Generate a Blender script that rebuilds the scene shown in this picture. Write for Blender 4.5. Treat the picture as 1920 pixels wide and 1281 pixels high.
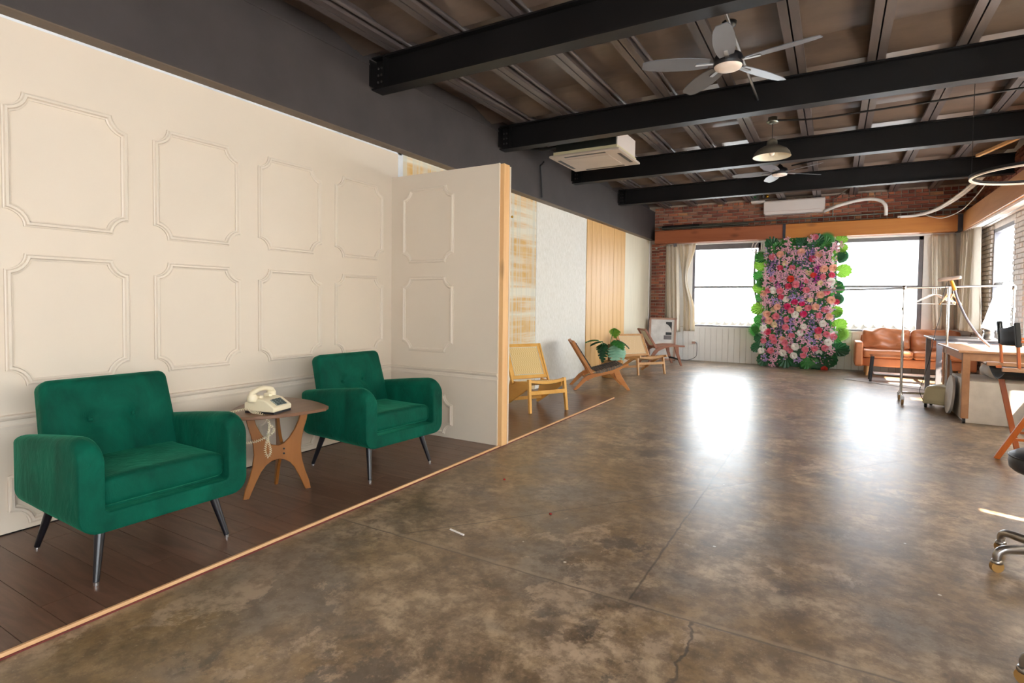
import bpy, bmesh, math, random
from math import sin, cos, pi, radians, atan2, hypot
from mathutils import Vector, Matrix, noise
random.seed(7)
for o in list(bpy.data.objects): bpy.data.objects.remove(o)
SC = bpy.context.scene
COL = SC.collection

# ------------------------------------------------------------------ camera
FPX, CX, CY, H = 1036.45, 960.0, 600.52, 1.26
yaw, pitch, roll = radians(30.2019), radians(1.9205), radians(.6476)
cz, sz = cos(yaw), sin(yaw)
w = Vector((-sz*cos(pitch), cz*cos(pitch), -sin(pitch)))
r0 = Vector((cz, sz, 0)); u0 = r0.cross(w)
r = r0*cos(roll)+u0*sin(roll); u = r.cross(w)
cd = bpy.data.cameras.new('camera'); cam = bpy.data.objects.new('camera', cd); COL.objects.link(cam)
cam.matrix_world = Matrix(((r.x, u.x, -w.x, 0), (r.y, u.y, -w.y, 0), (r.z, u.z, -w.z, H), (0, 0, 0, 1)))
cd.sensor_fit = 'HORIZONTAL'; cd.sensor_width = 36; cd.lens = 36*FPX/1920
cd.shift_y = (CY-640.5)/1920.0
cd.clip_start = .05; cd.clip_end = 300
SC.camera = cam

# ------------------------------------------------------------------ world, sun, exposure
wd = bpy.data.worlds.new('sky'); SC.world = wd; wd.use_nodes = True
nt = wd.node_tree; bg = nt.nodes['Background']
bg.inputs[0].default_value = (.90, .95, 1.0, 1); bg.inputs[1].default_value = 13.0
sd = bpy.data.lights.new('sun', 'SUN'); sun = bpy.data.objects.new('sun', sd); COL.objects.link(sun)
sd.energy = 60; sd.angle = radians(.6); sd.color = (1, .86, .68)
sun.rotation_euler = Vector((.498, -.198, .844)).to_track_quat('Z', 'Y').to_euler()
VS = SC.view_settings
SC.display_settings.display_device = 'sRGB'
VS.view_transform = 'Standard'; VS.look = 'None'; VS.gamma = 1; VS.exposure = 0.12; VS.use_curve_mapping = False

def portal(x, y, z, sx, sy, d):   # marks a window opening for the renderer's sky sampling; emits nothing
    l = bpy.data.lights.new('window_portal', 'AREA'); l.shape = 'RECTANGLE'; l.size = sx; l.size_y = sy
    l.cycles.is_portal = True
    o = bpy.data.objects.new('window_portal', l); COL.objects.link(o); o.location = (x, y, z)
    o.rotation_euler = Vector(d).to_track_quat('-Z', 'Z').to_euler()

# ------------------------------------------------------------------ materials
def srgb(h):
    if isinstance(h, str):
        c = [int(h[i:i+2], 16)/255 for i in (0, 2, 4)]
    else: c = [v/255 for v in h]
    return tuple((v/12.92 if v <= .04045 else ((v+.055)/1.055)**2.4) for v in c)+(1,)

class NT:
    def __init__(s, name):
        s.m = bpy.data.materials.new(name); s.m.use_nodes = True; s.t = s.m.node_tree
        s.b = s.t.nodes['Principled BSDF']; s.out = s.t.nodes['Material Output']
    def n(s, typ, **kw):
        nd = s.t.nodes.new(typ)
        for k, v in kw.items():
            if k.startswith('i_'):
                key = k[2:]; key = int(key) if key.isdigit() else key
                nd.inputs[key].default_value = v
            else: setattr(nd, k, v)
        return nd
    def l(s, a, b): s.t.links.new(a, b)
    def coord(s, scale=(1, 1, 1), kind='Object', rot=(0, 0, 0)):
        tc = s.n('ShaderNodeTexCoord'); mp = s.n('ShaderNodeMapping')
        mp.inputs['Scale'].default_value = scale; mp.inputs['Rotation'].default_value = rot
        s.l(tc.outputs[kind], mp.inputs[0]); return mp.outputs[0]
    def noise(s, vec, scale, detail=4, rough=.55, dist=0):
        nd = s.n('ShaderNodeTexNoise'); nd.inputs['Scale'].default_value = scale; nd.inputs['Detail'].default_value = detail
        nd.inputs['Roughness'].default_value = rough; nd.inputs['Distortion'].default_value = dist
        s.l(vec, nd.inputs['Vector']); return nd.outputs[0]
    def ramp(s, fac, stops):
        nd = s.n('ShaderNodeValToRGB'); e = nd.color_ramp.elements
        while len(e) < len(stops): e.new(.5)
        for el, (p, c) in zip(e, stops):
            el.position = p; el.color = c if len(c) == 4 else (*c, 1)
        s.l(fac, nd.inputs[0]); return nd.outputs[0]
    def mix(s, fac, a, b, mode='MIX'):
        nd = s.n('ShaderNodeMix'); nd.data_type = 'RGBA'; nd.blend_type = mode
        for sock, v in ((nd.inputs[0], fac), (nd.inputs[6], a), (nd.inputs[7], b)):
            if hasattr(v, 'is_output'): s.l(v, sock)
            else: sock.default_value = v
        return nd.outputs[2]
    def math(s, op, a, b=0.0, c=None):
        nd = s.n('ShaderNodeMath'); nd.operation = op
        for i, v in enumerate((a, b) if c is None else (a, b, c)):
            if hasattr(v, 'is_output'): s.l(v, nd.inputs[i])
            else: nd.inputs[i].default_value = v
        return nd.outputs[0]
    def bump(s, h, strength=.3, dist=.005):
        nd = s.n('ShaderNodeBump'); nd.inputs['Strength'].default_value = strength; nd.inputs['Distance'].default_value = dist
        s.l(h, nd.inputs['Height']); s.l(nd.outputs[0], s.b.inputs['Normal'])
    def set(s, **kw):
        for k, v in kw.items():
            i = s.b.inputs[k.replace('_', ' ')]
            if hasattr(v, 'is_output'): s.l(v, i)
            else: i.default_value = v
        return s

def plain(name, col, rough=.5, metal=0, var=.12, scale=6, bump=.15, stretch=(1, 1, 1), spec=.5):
    """painted, plastic or metal surface: one colour with faint mottling and relief"""
    N = NT(name); c = srgb(col); v = N.coord(stretch)
    f = N.noise(v, scale, 5)
    dk = tuple(x*(1-var) for x in c[:3])+(1,); lt = tuple(min(1, x*(1+var)) for x in c[:3])+(1,)
    N.set(Base_Color=N.ramp(f, [(.3, dk), (.7, lt)]), Roughness=rough, Metallic=metal)
    N.b.inputs['Specular IOR Level'].default_value = spec
    if bump: N.bump(N.noise(v, scale*18, 3), bump, .002)
    return N.m

def wood(name, c1, c2, axis=0, rough=.45, grain=14, knots=False, seed=0, bump=.12):
    N = NT(name); st = [grain, grain, grain]; st[axis] = grain*.09
    v = N.coord(tuple(st)); v2 = N.coord(tuple(x*.28 for x in st))
    a = N.noise(v, 1.0, 6, .62, .6); b = N.noise(v2, 1.0, 4, .5, 1.5)
    f = N.math('ADD', N.math('MULTIPLY', a, .55), N.math('MULTIPLY', b, .45))
    colr = N.ramp(f, [(.30, srgb(c1)), (.68, srgb(c2))])
    if knots:
        kv = [2.2]*3; kv[axis] = 1.0
        vo = N.n('ShaderNodeTexVoronoi'); N.l(N.coord(tuple(kv)), vo.inputs['Vector']); vo.inputs['Scale'].default_value = 1.6
        k = N.ramp(vo.outputs['Distance'], [(.05, (.9, .9, .9)), (.20, (0, 0, 0))])
        colr = N.mix(k, colr, tuple(x*.45 for x in srgb(c1)[:3])+(1,))
    N.set(Base_Color=colr, Roughness=rough); N.bump(a, bump, .002); return N.m

M = {}
# concrete floor: mottled brown stain, pale worn patches, dark marks, control joints, a crack
N = NT('stained_concrete'); v = N.coord(); vs = N.coord((1, .8, 1))
n1 = N.noise(v, .9, 8, .62, .5); n2 = N.noise(v, 3.6, 10, .74, .2); n3 = N.noise(v, 14, 7, .7); n4 = N.noise(vs, 1.9, 9, .72, .25)
base = N.ramp(n2, [(.40, srgb('5a4a3a')), (.47, srgb('7e6850')), (.53, srgb('957e65')), (.60, srgb('ad967a'))])
base = N.mix(N.ramp(n1, [(.44, (0, 0, 0)), (.58, (.65, .65, .65))]), base, srgb('84673f'))
base = N.mix(N.ramp(N.noise(v, 1.1, 4, .6), [(.50, (0, 0, 0)), (.60, (.6, .6, .6))]), base, srgb('6e6863'))
base = N.mix(N.math('MULTIPLY', N.ramp(n4, [(.515, (0, 0, 0)), (.535, (1, 1, 1))]), N.ramp(N.noise(v, 1.3, 3, .5), [(.5, (0, 0, 0)), (.58, (.75, .75, .75))])), base, srgb('ad957d'))
base = N.mix(N.math('MULTIPLY', N.ramp(N.noise(vs, 3.3, 9, .75, .1), [(.51, (0, 0, 0)), (.56, (1, 1, 1))]), N.ramp(N.noise(vs, 1.7, 3, .5), [(.52, (0, 0, 0)), (.62, (.7, .7, .7))])), base, srgb('34302e'))
base = N.mix(N.ramp(n3, [(.42, (.55, .55, .55)), (.54, (0, 0, 0))]), base, srgb('54402e'))
base = N.mix(N.ramp(N.noise(N.coord((2, 2, 1)), 22, 6, .8), [(.57, (0, 0, 0)), (.66, (.35, .35, .35))]), base, srgb('bba890'))
vo = N.n('ShaderNodeTexVoronoi'); N.l(v, vo.inputs['Vector']); vo.inputs['Scale'].default_value = 3.1
base = N.mix(N.ramp(N.math('ADD', vo.outputs['Distance'], N.math('MULTIPLY', n3, .03)), [(.036, (.9, .9, .9)), (.042, (0, 0, 0))]), base, srgb('d8d2c8'))
sx = N.n('ShaderNodeSeparateXYZ'); N.l(v, sx.inputs[0])
wob = N.math('MULTIPLY', N.math('SUBTRACT', N.noise(v, 5, 4), .5), .16)
wb2 = N.math('MULTIPLY', N.math('SUBTRACT', N.noise(v, 9, 4), .5), .02)
def line(coord, pos, wdt, wv):  # a stripe where |coord-pos+wobble| < width
    d = N.math('ABSOLUTE', N.math('ADD', N.math('SUBTRACT', coord, pos), wv)); return N.ramp(d, [(wdt*.4, (1, 1, 1)), (wdt, (0, 0, 0))])
j1 = line(sx.outputs[1], 2.225, .007, wb2)
crk = N.math('MULTIPLY', line(sx.outputs[0], -.44, .008, wob), N.math('LESS_THAN', sx.outputs[1], 2.22))
j2 = N.math('MULTIPLY', line(N.math('ADD', N.math('MULTIPLY', sx.outputs[0], .8), N.math('MULTIPLY', sx.outputs[1], -.62)), -2.98, .006, wb2), N.math('GREATER_THAN', sx.outputs[1], 2.23))
j3 = N.math('MULTIPLY', line(sx.outputs[0], -.72, .006, wb2), N.math('GREATER_THAN', sx.outputs[1], 2.23))
j3 = N.math('MULTIPLY', j3, N.math('LESS_THAN', sx.outputs[1], 5.5))
cut = N.math('MAXIMUM', N.math('MAXIMUM', j1, crk), N.math('MAXIMUM', j2, j3))
base = N.mix(N.math('MULTIPLY', cut, .75), base, srgb('3a3029'))
lite = line(sx.outputs[1], 2.24, .02, wb2)
base = N.mix(N.math('MULTIPLY', lite, .35), base, srgb('a08c76'))
rg = N.n('ShaderNodeMapRange'); N.l(n2, rg.inputs[0]); rg.inputs[3].default_value = .27; rg.inputs[4].default_value = .44
N.set(Base_Color=base, Roughness=rg.outputs[0]); N.b.inputs['IOR'].default_value = 1.75
hh = N.math('SUBTRACT', N.math('ADD', N.math('MULTIPLY', n3, .35), N.math('MULTIPLY', N.noise(N.coord((3, 14, 1)), 2, 5), .5)), N.math('MULTIPLY', cut, .8))
N.bump(hh, .10, .004); M['concrete'] = N.m

def laminate(name, c1, c2, seed):
    N = NT(name); tc = N.n('ShaderNodeTexCoord'); oi = N.n('ShaderNodeObjectInfo')
    mp = N.n('ShaderNodeMapping'); mp.inputs['Scale'].default_value = (2.0, 16, 16)
    off = N.n('ShaderNodeCombineXYZ'); N.l(N.math('MULTIPLY', oi.outputs['Random'], 30), off.inputs[0]); N.l(N.math('MULTIPLY', oi.outputs['Random'], 17), off.inputs[1])
    N.l(tc.outputs['Object'], mp.inputs[0]); N.l(off.outputs[0], mp.inputs['Location'])
    a = N.noise(mp.outputs[0], 1, 7, .65, 1.2)
    c = N.ramp(a, [(.25, srgb(c1)), (.75, srgb(c2))])
    c = N.mix(N.math('MULTIPLY', oi.outputs['Random'], .35), c, srgb(c1))
    N.set(Base_Color=c, Roughness=.30); N.bump(a, .12, .002); return N.m
M['laminate'] = laminate('walnut_laminate', '52392d', '80604e', 1)
M['ply_edge'] = wood('plywood_edge', 'c9996a', 'e0b78a', 1, .6)
M['red_edge'] = plain('dark_red_paint', '6a2a26', .6)
M['cream'] = plain('cream_wall_paint', 'dfd1bf', .55, var=.015, bump=.08, scale=3)
M['cream_trim'] = plain('cream_trim_paint', 'e0d3c2', .42, var=.012, bump=.04, scale=3)
M['tape'] = plain('pale_tape', 'dfe2e6', .6)
M['pine'] = wood('pine_stud', 'd9a268', 'f0c890', 2, .6, 12, True)
M['black'] = plain('black_steel_paint', '151313', .45, var=.25, bump=.2, scale=2.5, spec=.3)
M['girder'] = plain('charcoal_girder_paint', '403a39', .6, var=.14, bump=.25, scale=3)
N = NT('glossy_brown_deck'); v = N.coord((.6, 1.4, 1))
a = N.noise(v, 2.2, 6, .6); N.set(Base_Color=N.ramp(a, [(.3, srgb('5e5048')), (.7, srgb('7c6a5c'))]), Roughness=N.ramp(N.noise(v, 3, 4), [(.3, (.30,)*3), (.7, (.42,)*3)]))
N.bump(N.noise(v, 40, 3), .12, .002); N.b.inputs['Specular IOR Level'].default_value = .7; M['deck'] = N.m
M['joist'] = plain('brown_joist_paint', '5b5250', .36, var=.15, bump=.2, scale=4, stretch=(4, .6, 4), spec=.7)
for i, (c) in enumerate(('a35f46', '8e4f3c', 'b8704f', '80483a', 'a46f58', 'c28a60')):
    M['brick%d' % i] = plain('red_brick_%d' % i, c, .85, var=.22, bump=.6, scale=14)
M['mortar'] = plain('grey_mortar', 'c2b2a2', .9, var=.2, bump=.6, scale=10)
M['whitebrick'] = plain('whitewashed_brick', 'eee4dc', .7, var=.08, bump=.5, scale=8)
M['white'] = plain('white_wall_paint', 'f3f1ee', .6, var=.03, bump=.1)
M['orange_beam'] = wood('varnished_orange_timber', 'a35c22', 'c98438', 0, .38, 7, True)
M['red_beam'] = wood('varnished_reddish_timber', '8a4a2c', 'ab6440', 0, .38, 7, True)
M['side_beam'] = wood('varnished_honey_timber', 'b97a44', 'd9a268', 1, .4, 7, True)
M['strap'] = plain('dark_iron_strap', '33313a', .5)
M['winframe'] = plain('grey_window_frame', '8b8a8c', .45)
M['winframe_d'] = plain('dark_grey_window_frame', '6f6c70', .45)  # darker of the two frame greys
N = NT('oatmeal_linen'); a = N.noise(N.coord((1, 1, .3)), 60, 4); N.set(Base_Color=N.ramp(a, [(.3, srgb('e6ddce')), (.7, srgb('f0e8da'))]), Roughness=.9); N.bump(a, .3, .002)
tr = N.n('ShaderNodeBsdfTranslucent'); tr.inputs[0].default_value = (.85, .76, .62, 1); mx = N.n('ShaderNodeMixShader'); mx.inputs[0].default_value = .35
N.l(N.b.outputs[0], mx.inputs[1]); N.l(tr.outputs[0], mx.inputs[2]); N.l(mx.outputs[0], N.out.inputs[0]); M['curtain'] = N.m
N = NT('sheer_voile'); N.set(Base_Color=srgb('f1ece2'), Roughness=.9)
tr = N.n('ShaderNodeBsdfTranslucent'); tr.inputs[0].default_value = (.93, .9, .85, 1); mx = N.n('ShaderNodeMixShader'); mx.inputs[0].default_value = .6
N.l(N.b.outputs[0], mx.inputs[1]); N.l(tr.outputs[0], mx.inputs[2]); N.l(mx.outputs[0], N.out.inputs[0]); M['voile'] = N.m
N = NT('window_glass'); tr = N.n('ShaderNodeBsdfTransparent'); tr.inputs[0].default_value = (.97, .98, .98, 1); gl = N.n('ShaderNodeBsdfGlossy'); gl.inputs['Roughness'].default_value = .02
fr = N.n('ShaderNodeFresnel'); fr.inputs[0].default_value = 1.35; mx = N.n('ShaderNodeMixShader')
ge = N.n('ShaderNodeNewGeometry'); N.l(N.math('MULTIPLY', fr.outputs[0], N.math('SUBTRACT', 1.0, ge.outputs['Backfacing'])), mx.inputs[0]); N.l(tr.outputs[0], mx.inputs[1]); N.l(gl.outputs[0], mx.inputs[2]); N.l(mx.outputs[0], N.out.inputs[0]); M['glass'] = N.m
# boards of the left wall
N = NT('yellow_plaid_paper'); v = N.coord()
hb = N.noise(N.coord((.3, .35, 7)), 1, 5, .6, .2); vb = N.noise(N.coord((1, 16, .12)), 1, 4, .6); mot = N.noise(v, 7, 4)
c = N.mix(N.ramp(hb, [(.40, (0, 0, 0)), (.56, (.9,)*3)]), srgb('e6dfcc'), srgb('d9a548'))
c = N.mix(N.ramp(vb, [(.42, (0, 0, 0)), (.58, (.7,)*3)]), c, srgb('cfd0c4'))
c = N.mix(N.ramp(mot, [(.4, (0, 0, 0)), (.8, (.35,)*3)]), c, srgb('efe2bf'))
N.set(Base_Color=c, Roughness=.7); M['plaid'] = N.m
N = NT('pale_textured_paper'); v = N.coord(); a = N.noise(N.coord((2, 18, 5)), 3, 6, .7)
N.set(Base_Color=N.ramp(a, [(.3, srgb('dcd8cc')), (.6, srgb('efece4'))]), Roughness=.75); N.bump(N.noise(v, 60, 4), .7, .004); M['texpaper'] = N.m
M['plank'] = wood('knotty_pine_plank', 'c98f45', 'efc583', 2, .5, 9, True)
M['paleboard'] = plain('pale_cream_board', 'e6dcc4', .6, var=.04, scale=4, stretch=(1, 4, .5))
N = NT('green_velvet'); v = N.coord((1, 1, .6)); a = N.noise(v, 5, 5, .6, .6)
N.set(Base_Color=N.ramp(a, [(.3, srgb('003b2c')), (.7, srgb('005a45'))]), Roughness=.75)
N.b.inputs['Sheen Weight'].default_value = .35; N.b.inputs['Sheen Roughness'].default_value = .35; N.b.inputs['Sheen Tint'].default_value = (.05, .5, .28, 1)
N.b.inputs['Specular IOR Level'].default_value = .15
N.bump(N.noise(N.coord((2, 2, 1)), 6, 4, .6, .8), .35, .02); M['velvet'] = N.m
M['leg'] = plain('black_lacquer', '15151b', .28)
M['walnut'] = wood('side_table_walnut', '7c4a1c', 'a5692f', 2, .4, 9)
M['walnut_top'] = wood('tabletop_walnut', '6b4a36', '8c6850', 1, .35, 9)
M['phone'] = plain('ivory_plastic', 'e9dcbd', .32, var=.03, bump=0)
M['keys'] = plain('grey_keys', '55605e', .5); M['keydark'] = plain('pale_keypad_plate', '9aa39b', .5)
M['rattan_wood'] = wood('golden_ash', 'd79a44', 'efbd68', 0, .45, 10)
def weave(name, c1, c2, sc=70):
    N = NT(name); wv = N.n('ShaderNodeTexChecker'); N.l(N.coord(), wv.inputs['Vector']); wv.inputs['Scale'].default_value = sc
    wv.inputs['Color1'].default_value = srgb(c1); wv.inputs['Color2'].default_value = srgb(c2); N.set(Base_Color=wv.outputs[0], Roughness=.65)
    N.bump(wv.outputs[1], .3, .002); return N.m
M['cane'] = weave('woven_cane', 'ecd29a', 'd9b878'); M['cane2'] = weave('pale_woven_cane', 'ecd0a6', 'dcba8c')
M['teak'] = wood('orange_teak', 'a8642c', 'cd8a48', 0, .45, 10); M['teak2'] = wood('pale_teak', 'b98552', 'd9ab78', 0, .45, 10)
M['teak3'] = wood('rosy_walnut', '7e4c36', 'a0694e', 0, .45, 10)
M['strapcloth'] = plain('grey_brown_strap', '6b6158', .8); M['strapdark'] = plain('dark_strap', '453c36', .8)
M['creamcloth'] = plain('cream_canvas', 'd9d2c0', .85)
def leafm(name, c1, c2, rough=.45, trans=.25):
    N = NT(name); a = N.noise(N.coord(), 9, 4); N.set(Base_Color=N.ramp(a, [(.3, srgb(c1)), (.7, srgb(c2))]), Roughness=rough)
    tr = N.n('ShaderNodeBsdfTranslucent'); tr.inputs[0].default_value = srgb(c2); mx = N.n('ShaderNodeMixShader'); mx.inputs[0].default_value = trans
    N.l(N.b.outputs[0], mx.inputs[1]); N.l(tr.outputs[0], mx.inputs[2]); N.l(mx.outputs[0], N.out.inputs[0]); return N.m
M['leafd'] = leafm('dark_leaf', '1f4a2e', '2f6a3d'); M['leafb'] = leafm('bright_leaf', '5d8f2c', '84b342', trans=.3); M['leafm'] = leafm('mid_leaf', '2f7030', '4a9440')
M['leafg'] = leafm('blue_green_leaf', '6fae90', '9fcdb4'); M['pot'] = wood('wooden_pot', '9a6a38', 'c39358', 2, .5, 10); M['soil'] = plain('potting_soil', '3a2c22', .95)
M['stem'] = plain('coir_pole', '6d5438', .9)
M['sofa'] = plain('tan_leather', 'b9744c', .38, var=.10, bump=.4, scale=7)
M['chrome'] = plain('chrome', 'd8d8da', .12, 1, var=.02, bump=0); M['steel'] = plain('brushed_steel', 'b5b3b2', .28, 1, var=.03, bump=0)
M['rubber'] = plain('grey_caster_rubber', '8c8378', .6); M['tanwheel'] = plain('amber_caster_wheel', 'a9824a', .45)
M['ivory'] = plain('ivory_appliance', 'd6cba4', .35, var=.03, bump=0)
M['yellow'] = plain('yellow_handle', 'e3a233', .4, bump=0); M['hose'] = plain('grey_hose', '77747e', .5)
M['blackpl'] = plain('black_plastic', '1d1c20', .4); M['greydesk'] = plain('grey_desk_edge', '87848a', .4); M['desktop'] = plain('charcoal_desk_top', '3d3c42', .3)
M['mirror'] = plain('mirror_silver', 'eef0f4', .06, 1, var=0, bump=0)
M['tablewood'] = wood('brown_worktable', '976a4a', 'bb8d68', 1, .35, 8); M['plinth'] = plain('white_plinth_paint', 'd6d0ca', .6)
M['orangewood'] = wood('orange_chair_beech', 'b0541c', 'd9782c', 2, .4, 9); M['canvas'] = plain('black_canvas', '22262a', .7, bump=.4, scale=20)
M['leatherb'] = plain('black_stool_vinyl', '35363b', .42, bump=.2)
M['acwhite'] = plain('white_air_conditioner', 'e3d8d2', .4, var=.01, bump=0); M['acbeige'] = plain('dusty_beige_plate', 'b9aa9c', .5, var=.08, scale=3, bump=0); M['galv'] = plain('galvanised_sheet', '9aa39c', .3, 1, var=.1)
M['white_tube'] = plain('white_hose', 'e6dfd8', .5); M['dkcable'] = plain('black_cable', '19181a', .5)
M['shade_out'] = plain('olive_grey_enamel', '6a6458', .4); M['shade_in'] = plain('cream_enamel', 'e9e0cc', .5)
M['fanblade'] = plain('grey_fan_blade', '6f7076', .38, var=.05, bump=0)
M['fanlens'] = plain('frosted_lens', 'f2e2d6', .5, bump=0)
M['paperwhite'] = plain('white_print', 'eeeef0', .6, bump=0); M['printblack'] = plain('charcoal_print', '3c4348', .6, bump=0); M['framerose'] = wood('rosy_picture_frame', 'a98474', 'c9a596', 2, .5, 10)
M['brass'] = plain('brass', 'c99b3a', .3, 1); M['led'] = plain('green_indicator', '2f9a4a', .4)
M['plywood'] = plain('grey_floor_mat', '9b9490', .35, var=.06, scale=3)
M['glass_top'] = M['glass']
M['ext'] = plain('weathered_concrete_roof', '6a6762', .9); M['extb'] = plain('blue_grey_cladding', 'c6ccd5', .8); M['extw'] = plain('pale_facade', 'd2d3d4', .8)
FL = {}
for k, c in dict(P='f2b79c', K='e8808e', R='dd4a68', H='e02c6c', W='f3ede2', C='efd9ae', U='8a6aa0', V='b59ad0', G='c010a0', D='d8402c', L='ecb6c4').items():
    FL[k] = leafm('petal_'+k, ''.join('%02x' % int(int(c[i:i+2], 16)*.98) for i in (0, 2, 4)), c, .6, .25)

# ------------------------------------------------------------------ mesh helpers
class MB:
    def __init__(s): s.v = []; s.f = []; s.mi = []; s.sm = []; s.cur = 0; s.smooth = False
    def add(s, vs, fs):
        b = len(s.v); s.v += [tuple(p) for p in vs]
        for f in fs: s.f.append([b+i for i in f]); s.mi.append(s.cur); s.sm.append(s.smooth)
        return s
    def box(s, x0, x1, y0, y1, z0, z1):
        vs = [(x, y, z) for x in (x0, x1) for y in (y0, y1) for z in (z0, z1)]
        return s.add(vs, [(0, 1, 3, 2), (4, 6, 7, 5), (0, 4, 5, 1), (2, 3, 7, 6), (0, 2, 6, 4), (1, 5, 7, 3)])
    def bar(s, a, b, wd, ht, up=(0, 0, 1), wd2=None, ht2=None):
        """rectangular bar from a to b; wd across, ht along 'up'"""
        a, b = Vector(a), Vector(b); d = (b-a).normalized(); upv = Vector(up)
        x = d.cross(upv); x = x.normalized() if x.length > 1e-5 else Vector((1, 0, 0)); y = x.cross(d)
        vs = []
        for p, ww, hh in ((a, wd, ht), (b, wd2 or wd, ht2 or ht)):
            for i, j in ((-1, -1), (1, -1), (1, 1), (-1, 1)): vs.append(p+x*(i*ww/2)+y*(j*hh/2))
        return s.add(vs, [(0, 1, 2, 3), (7, 6, 5, 4), (0, 4, 5, 1), (1, 5, 6, 2), (2, 6, 7, 3), (3, 7, 4, 0)])
    def cyl(s, a, b, r1, r2=None, n=12, cap=True):
        a, b = Vector(a), Vector(b); r2 = r1 if r2 is None else r2
        d = (b-a).normalized(); x = d.orthogonal().normalized(); y = d.cross(x); vs = []
        for p, rr in ((a, r1), (b, r2)):
            for i in range(n): t = 2*pi*i/n; vs.append(p+x*(rr*cos(t))+y*(rr*sin(t)))
        fs = [(i, (i+1) % n, n+(i+1) % n, n+i) for i in range(n)]
        sm = s.smooth; s.smooth = True; s.add(vs, fs); s.smooth = False
        if cap: s.add(vs[:n], [tuple(range(n))[::-1]]); s.add(vs[n:], [tuple(range(n))])
        s.smooth = sm; return s
    def tube(s, pts, rr, n=8, closed=False):
        P = [Vector(p) for p in pts]; m = len(P); vs = []; x = None
        for i, p in enumerate(P):
            d = (P[(i+1) % m]-P[i-1]) if closed else (P[min(i+1, m-1)]-P[max(i-1, 0)])
            d = d.normalized() if d.length > 1e-9 else Vector((0, 0, 1))
            x = d.orthogonal().normalized() if x is None else (x-d*x.dot(d)).normalized()
            y = d.cross(x); rad = rr[i] if isinstance(rr, (list, tuple)) else rr
            for k in range(n): t = 2*pi*k/n; vs.append(p+x*(rad*cos(t))+y*(rad*sin(t)))
        fs = []
        for i in range(m if closed else m-1):
            for k in range(n):
                j = (i+1) % m; fs.append((i*n+k, i*n+(k+1) % n, j*n+(k+1) % n, j*n+k))
        sm = s.smooth; s.smooth = True; s.add(vs, fs); s.smooth = sm
        if not closed: s.add(vs[:n], [tuple(range(n))[::-1]]); s.add(vs[-n:], [tuple(range(n))])
        return s
    def lathe(s, prof, c=(0, 0, 0), n=24, flip=False):
        vs = []; c = Vector(c)
        for rr, z in prof:
            for k in range(n): t = 2*pi*k/n; vs.append((c.x+rr*cos(t), c.y+rr*sin(t), c.z+z))
        fs = [(i*n+k, i*n+(k+1) % n, (i+1)*n+(k+1) % n, (i+1)*n+k) for i in range(len(prof)-1) for k in range(n)]
        sm = s.smooth; s.smooth = True; s.add(vs, fs); s.smooth = sm; return s
    def prism(s, poly, h, org=(0, 0, 0), ex=(1, 0, 0), ey=(0, 1, 0)):
        """2-D polygon (in the plane ex, ey) pushed out by h along ex x ey"""
        o, ex, ey = Vector(org), Vector(ex), Vector(ey); nz = ex.cross(ey).normalized(); n = len(poly)
        vs = [o+ex*p[0]+ey*p[1] for p in poly]; vs += [q+nz*h for q in vs]
        fs = [tuple(range(n))[::-1], tuple(range(n, 2*n))]+[(i, (i+1) % n, n+(i+1) % n, n+i) for i in range(n)]
        return s.add(vs, fs)
    def rbox(s, cx, cy, cz_, sx, sy, sz_, rad, seg=10, fn=None):
        """soft cushion-like box: gridded, rounded edges, optional displacement fn(p)->p"""
        hx, hy, hz = sx/2, sy/2, sz_/2; bm = bmesh.new(); bmesh.ops.create_cube(bm, size=2)
        bmesh.ops.subdivide_edges(bm, edges=bm.edges[:], cuts=seg, use_grid_fill=True)
        def warp(t, h):   # more vertices near the edges
            return h*(math.copysign(abs(t)**.72, t))
        vs = []
        for vtx in bm.verts:
            p = Vector((warp(vtx.co.x, hx), warp(vtx.co.y, hy), warp(vtx.co.z, hz)))
            q = Vector((max(-hx+rad, min(hx-rad, p.x)), max(-hy+rad, min(hy-rad, p.y)), max(-hz+rad, min(hz-rad, p.z))))
            d = p-q; p = q+(d.normalized()*rad if d.length > 1e-6 else d)
            if fn: p = fn(p)
            vs.append(p+Vector((cx, cy, cz_)))
        bm.verts.index_update(); fs = [[q.index for q in f.verts] for f in bm.faces]; bm.free()
        sm = s.smooth; s.smooth = True; s.add(vs, fs); s.smooth = sm; return s
    def xf(s, mtx, start=0):
        s.v = s.v[:start]+[tuple(mtx @ Vector(p)) for p in s.v[start:]]; return s
    def mesh(s, name, mats):
        me = bpy.data.meshes.new(name); me.from_pydata(s.v, [], s.f)
        for m in (mats if isinstance(mats, (list, tuple)) else [mats]): me.materials.append(m)
        me.polygons.foreach_set('material_index', s.mi); me.polygons.foreach_set('use_smooth', s.sm)
        bm = bmesh.new(); bm.from_mesh(me); bmesh.ops.recalc_face_normals(bm, faces=bm.faces[:]); bm.to_mesh(me); bm.free()
        me.update(); return me

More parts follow.
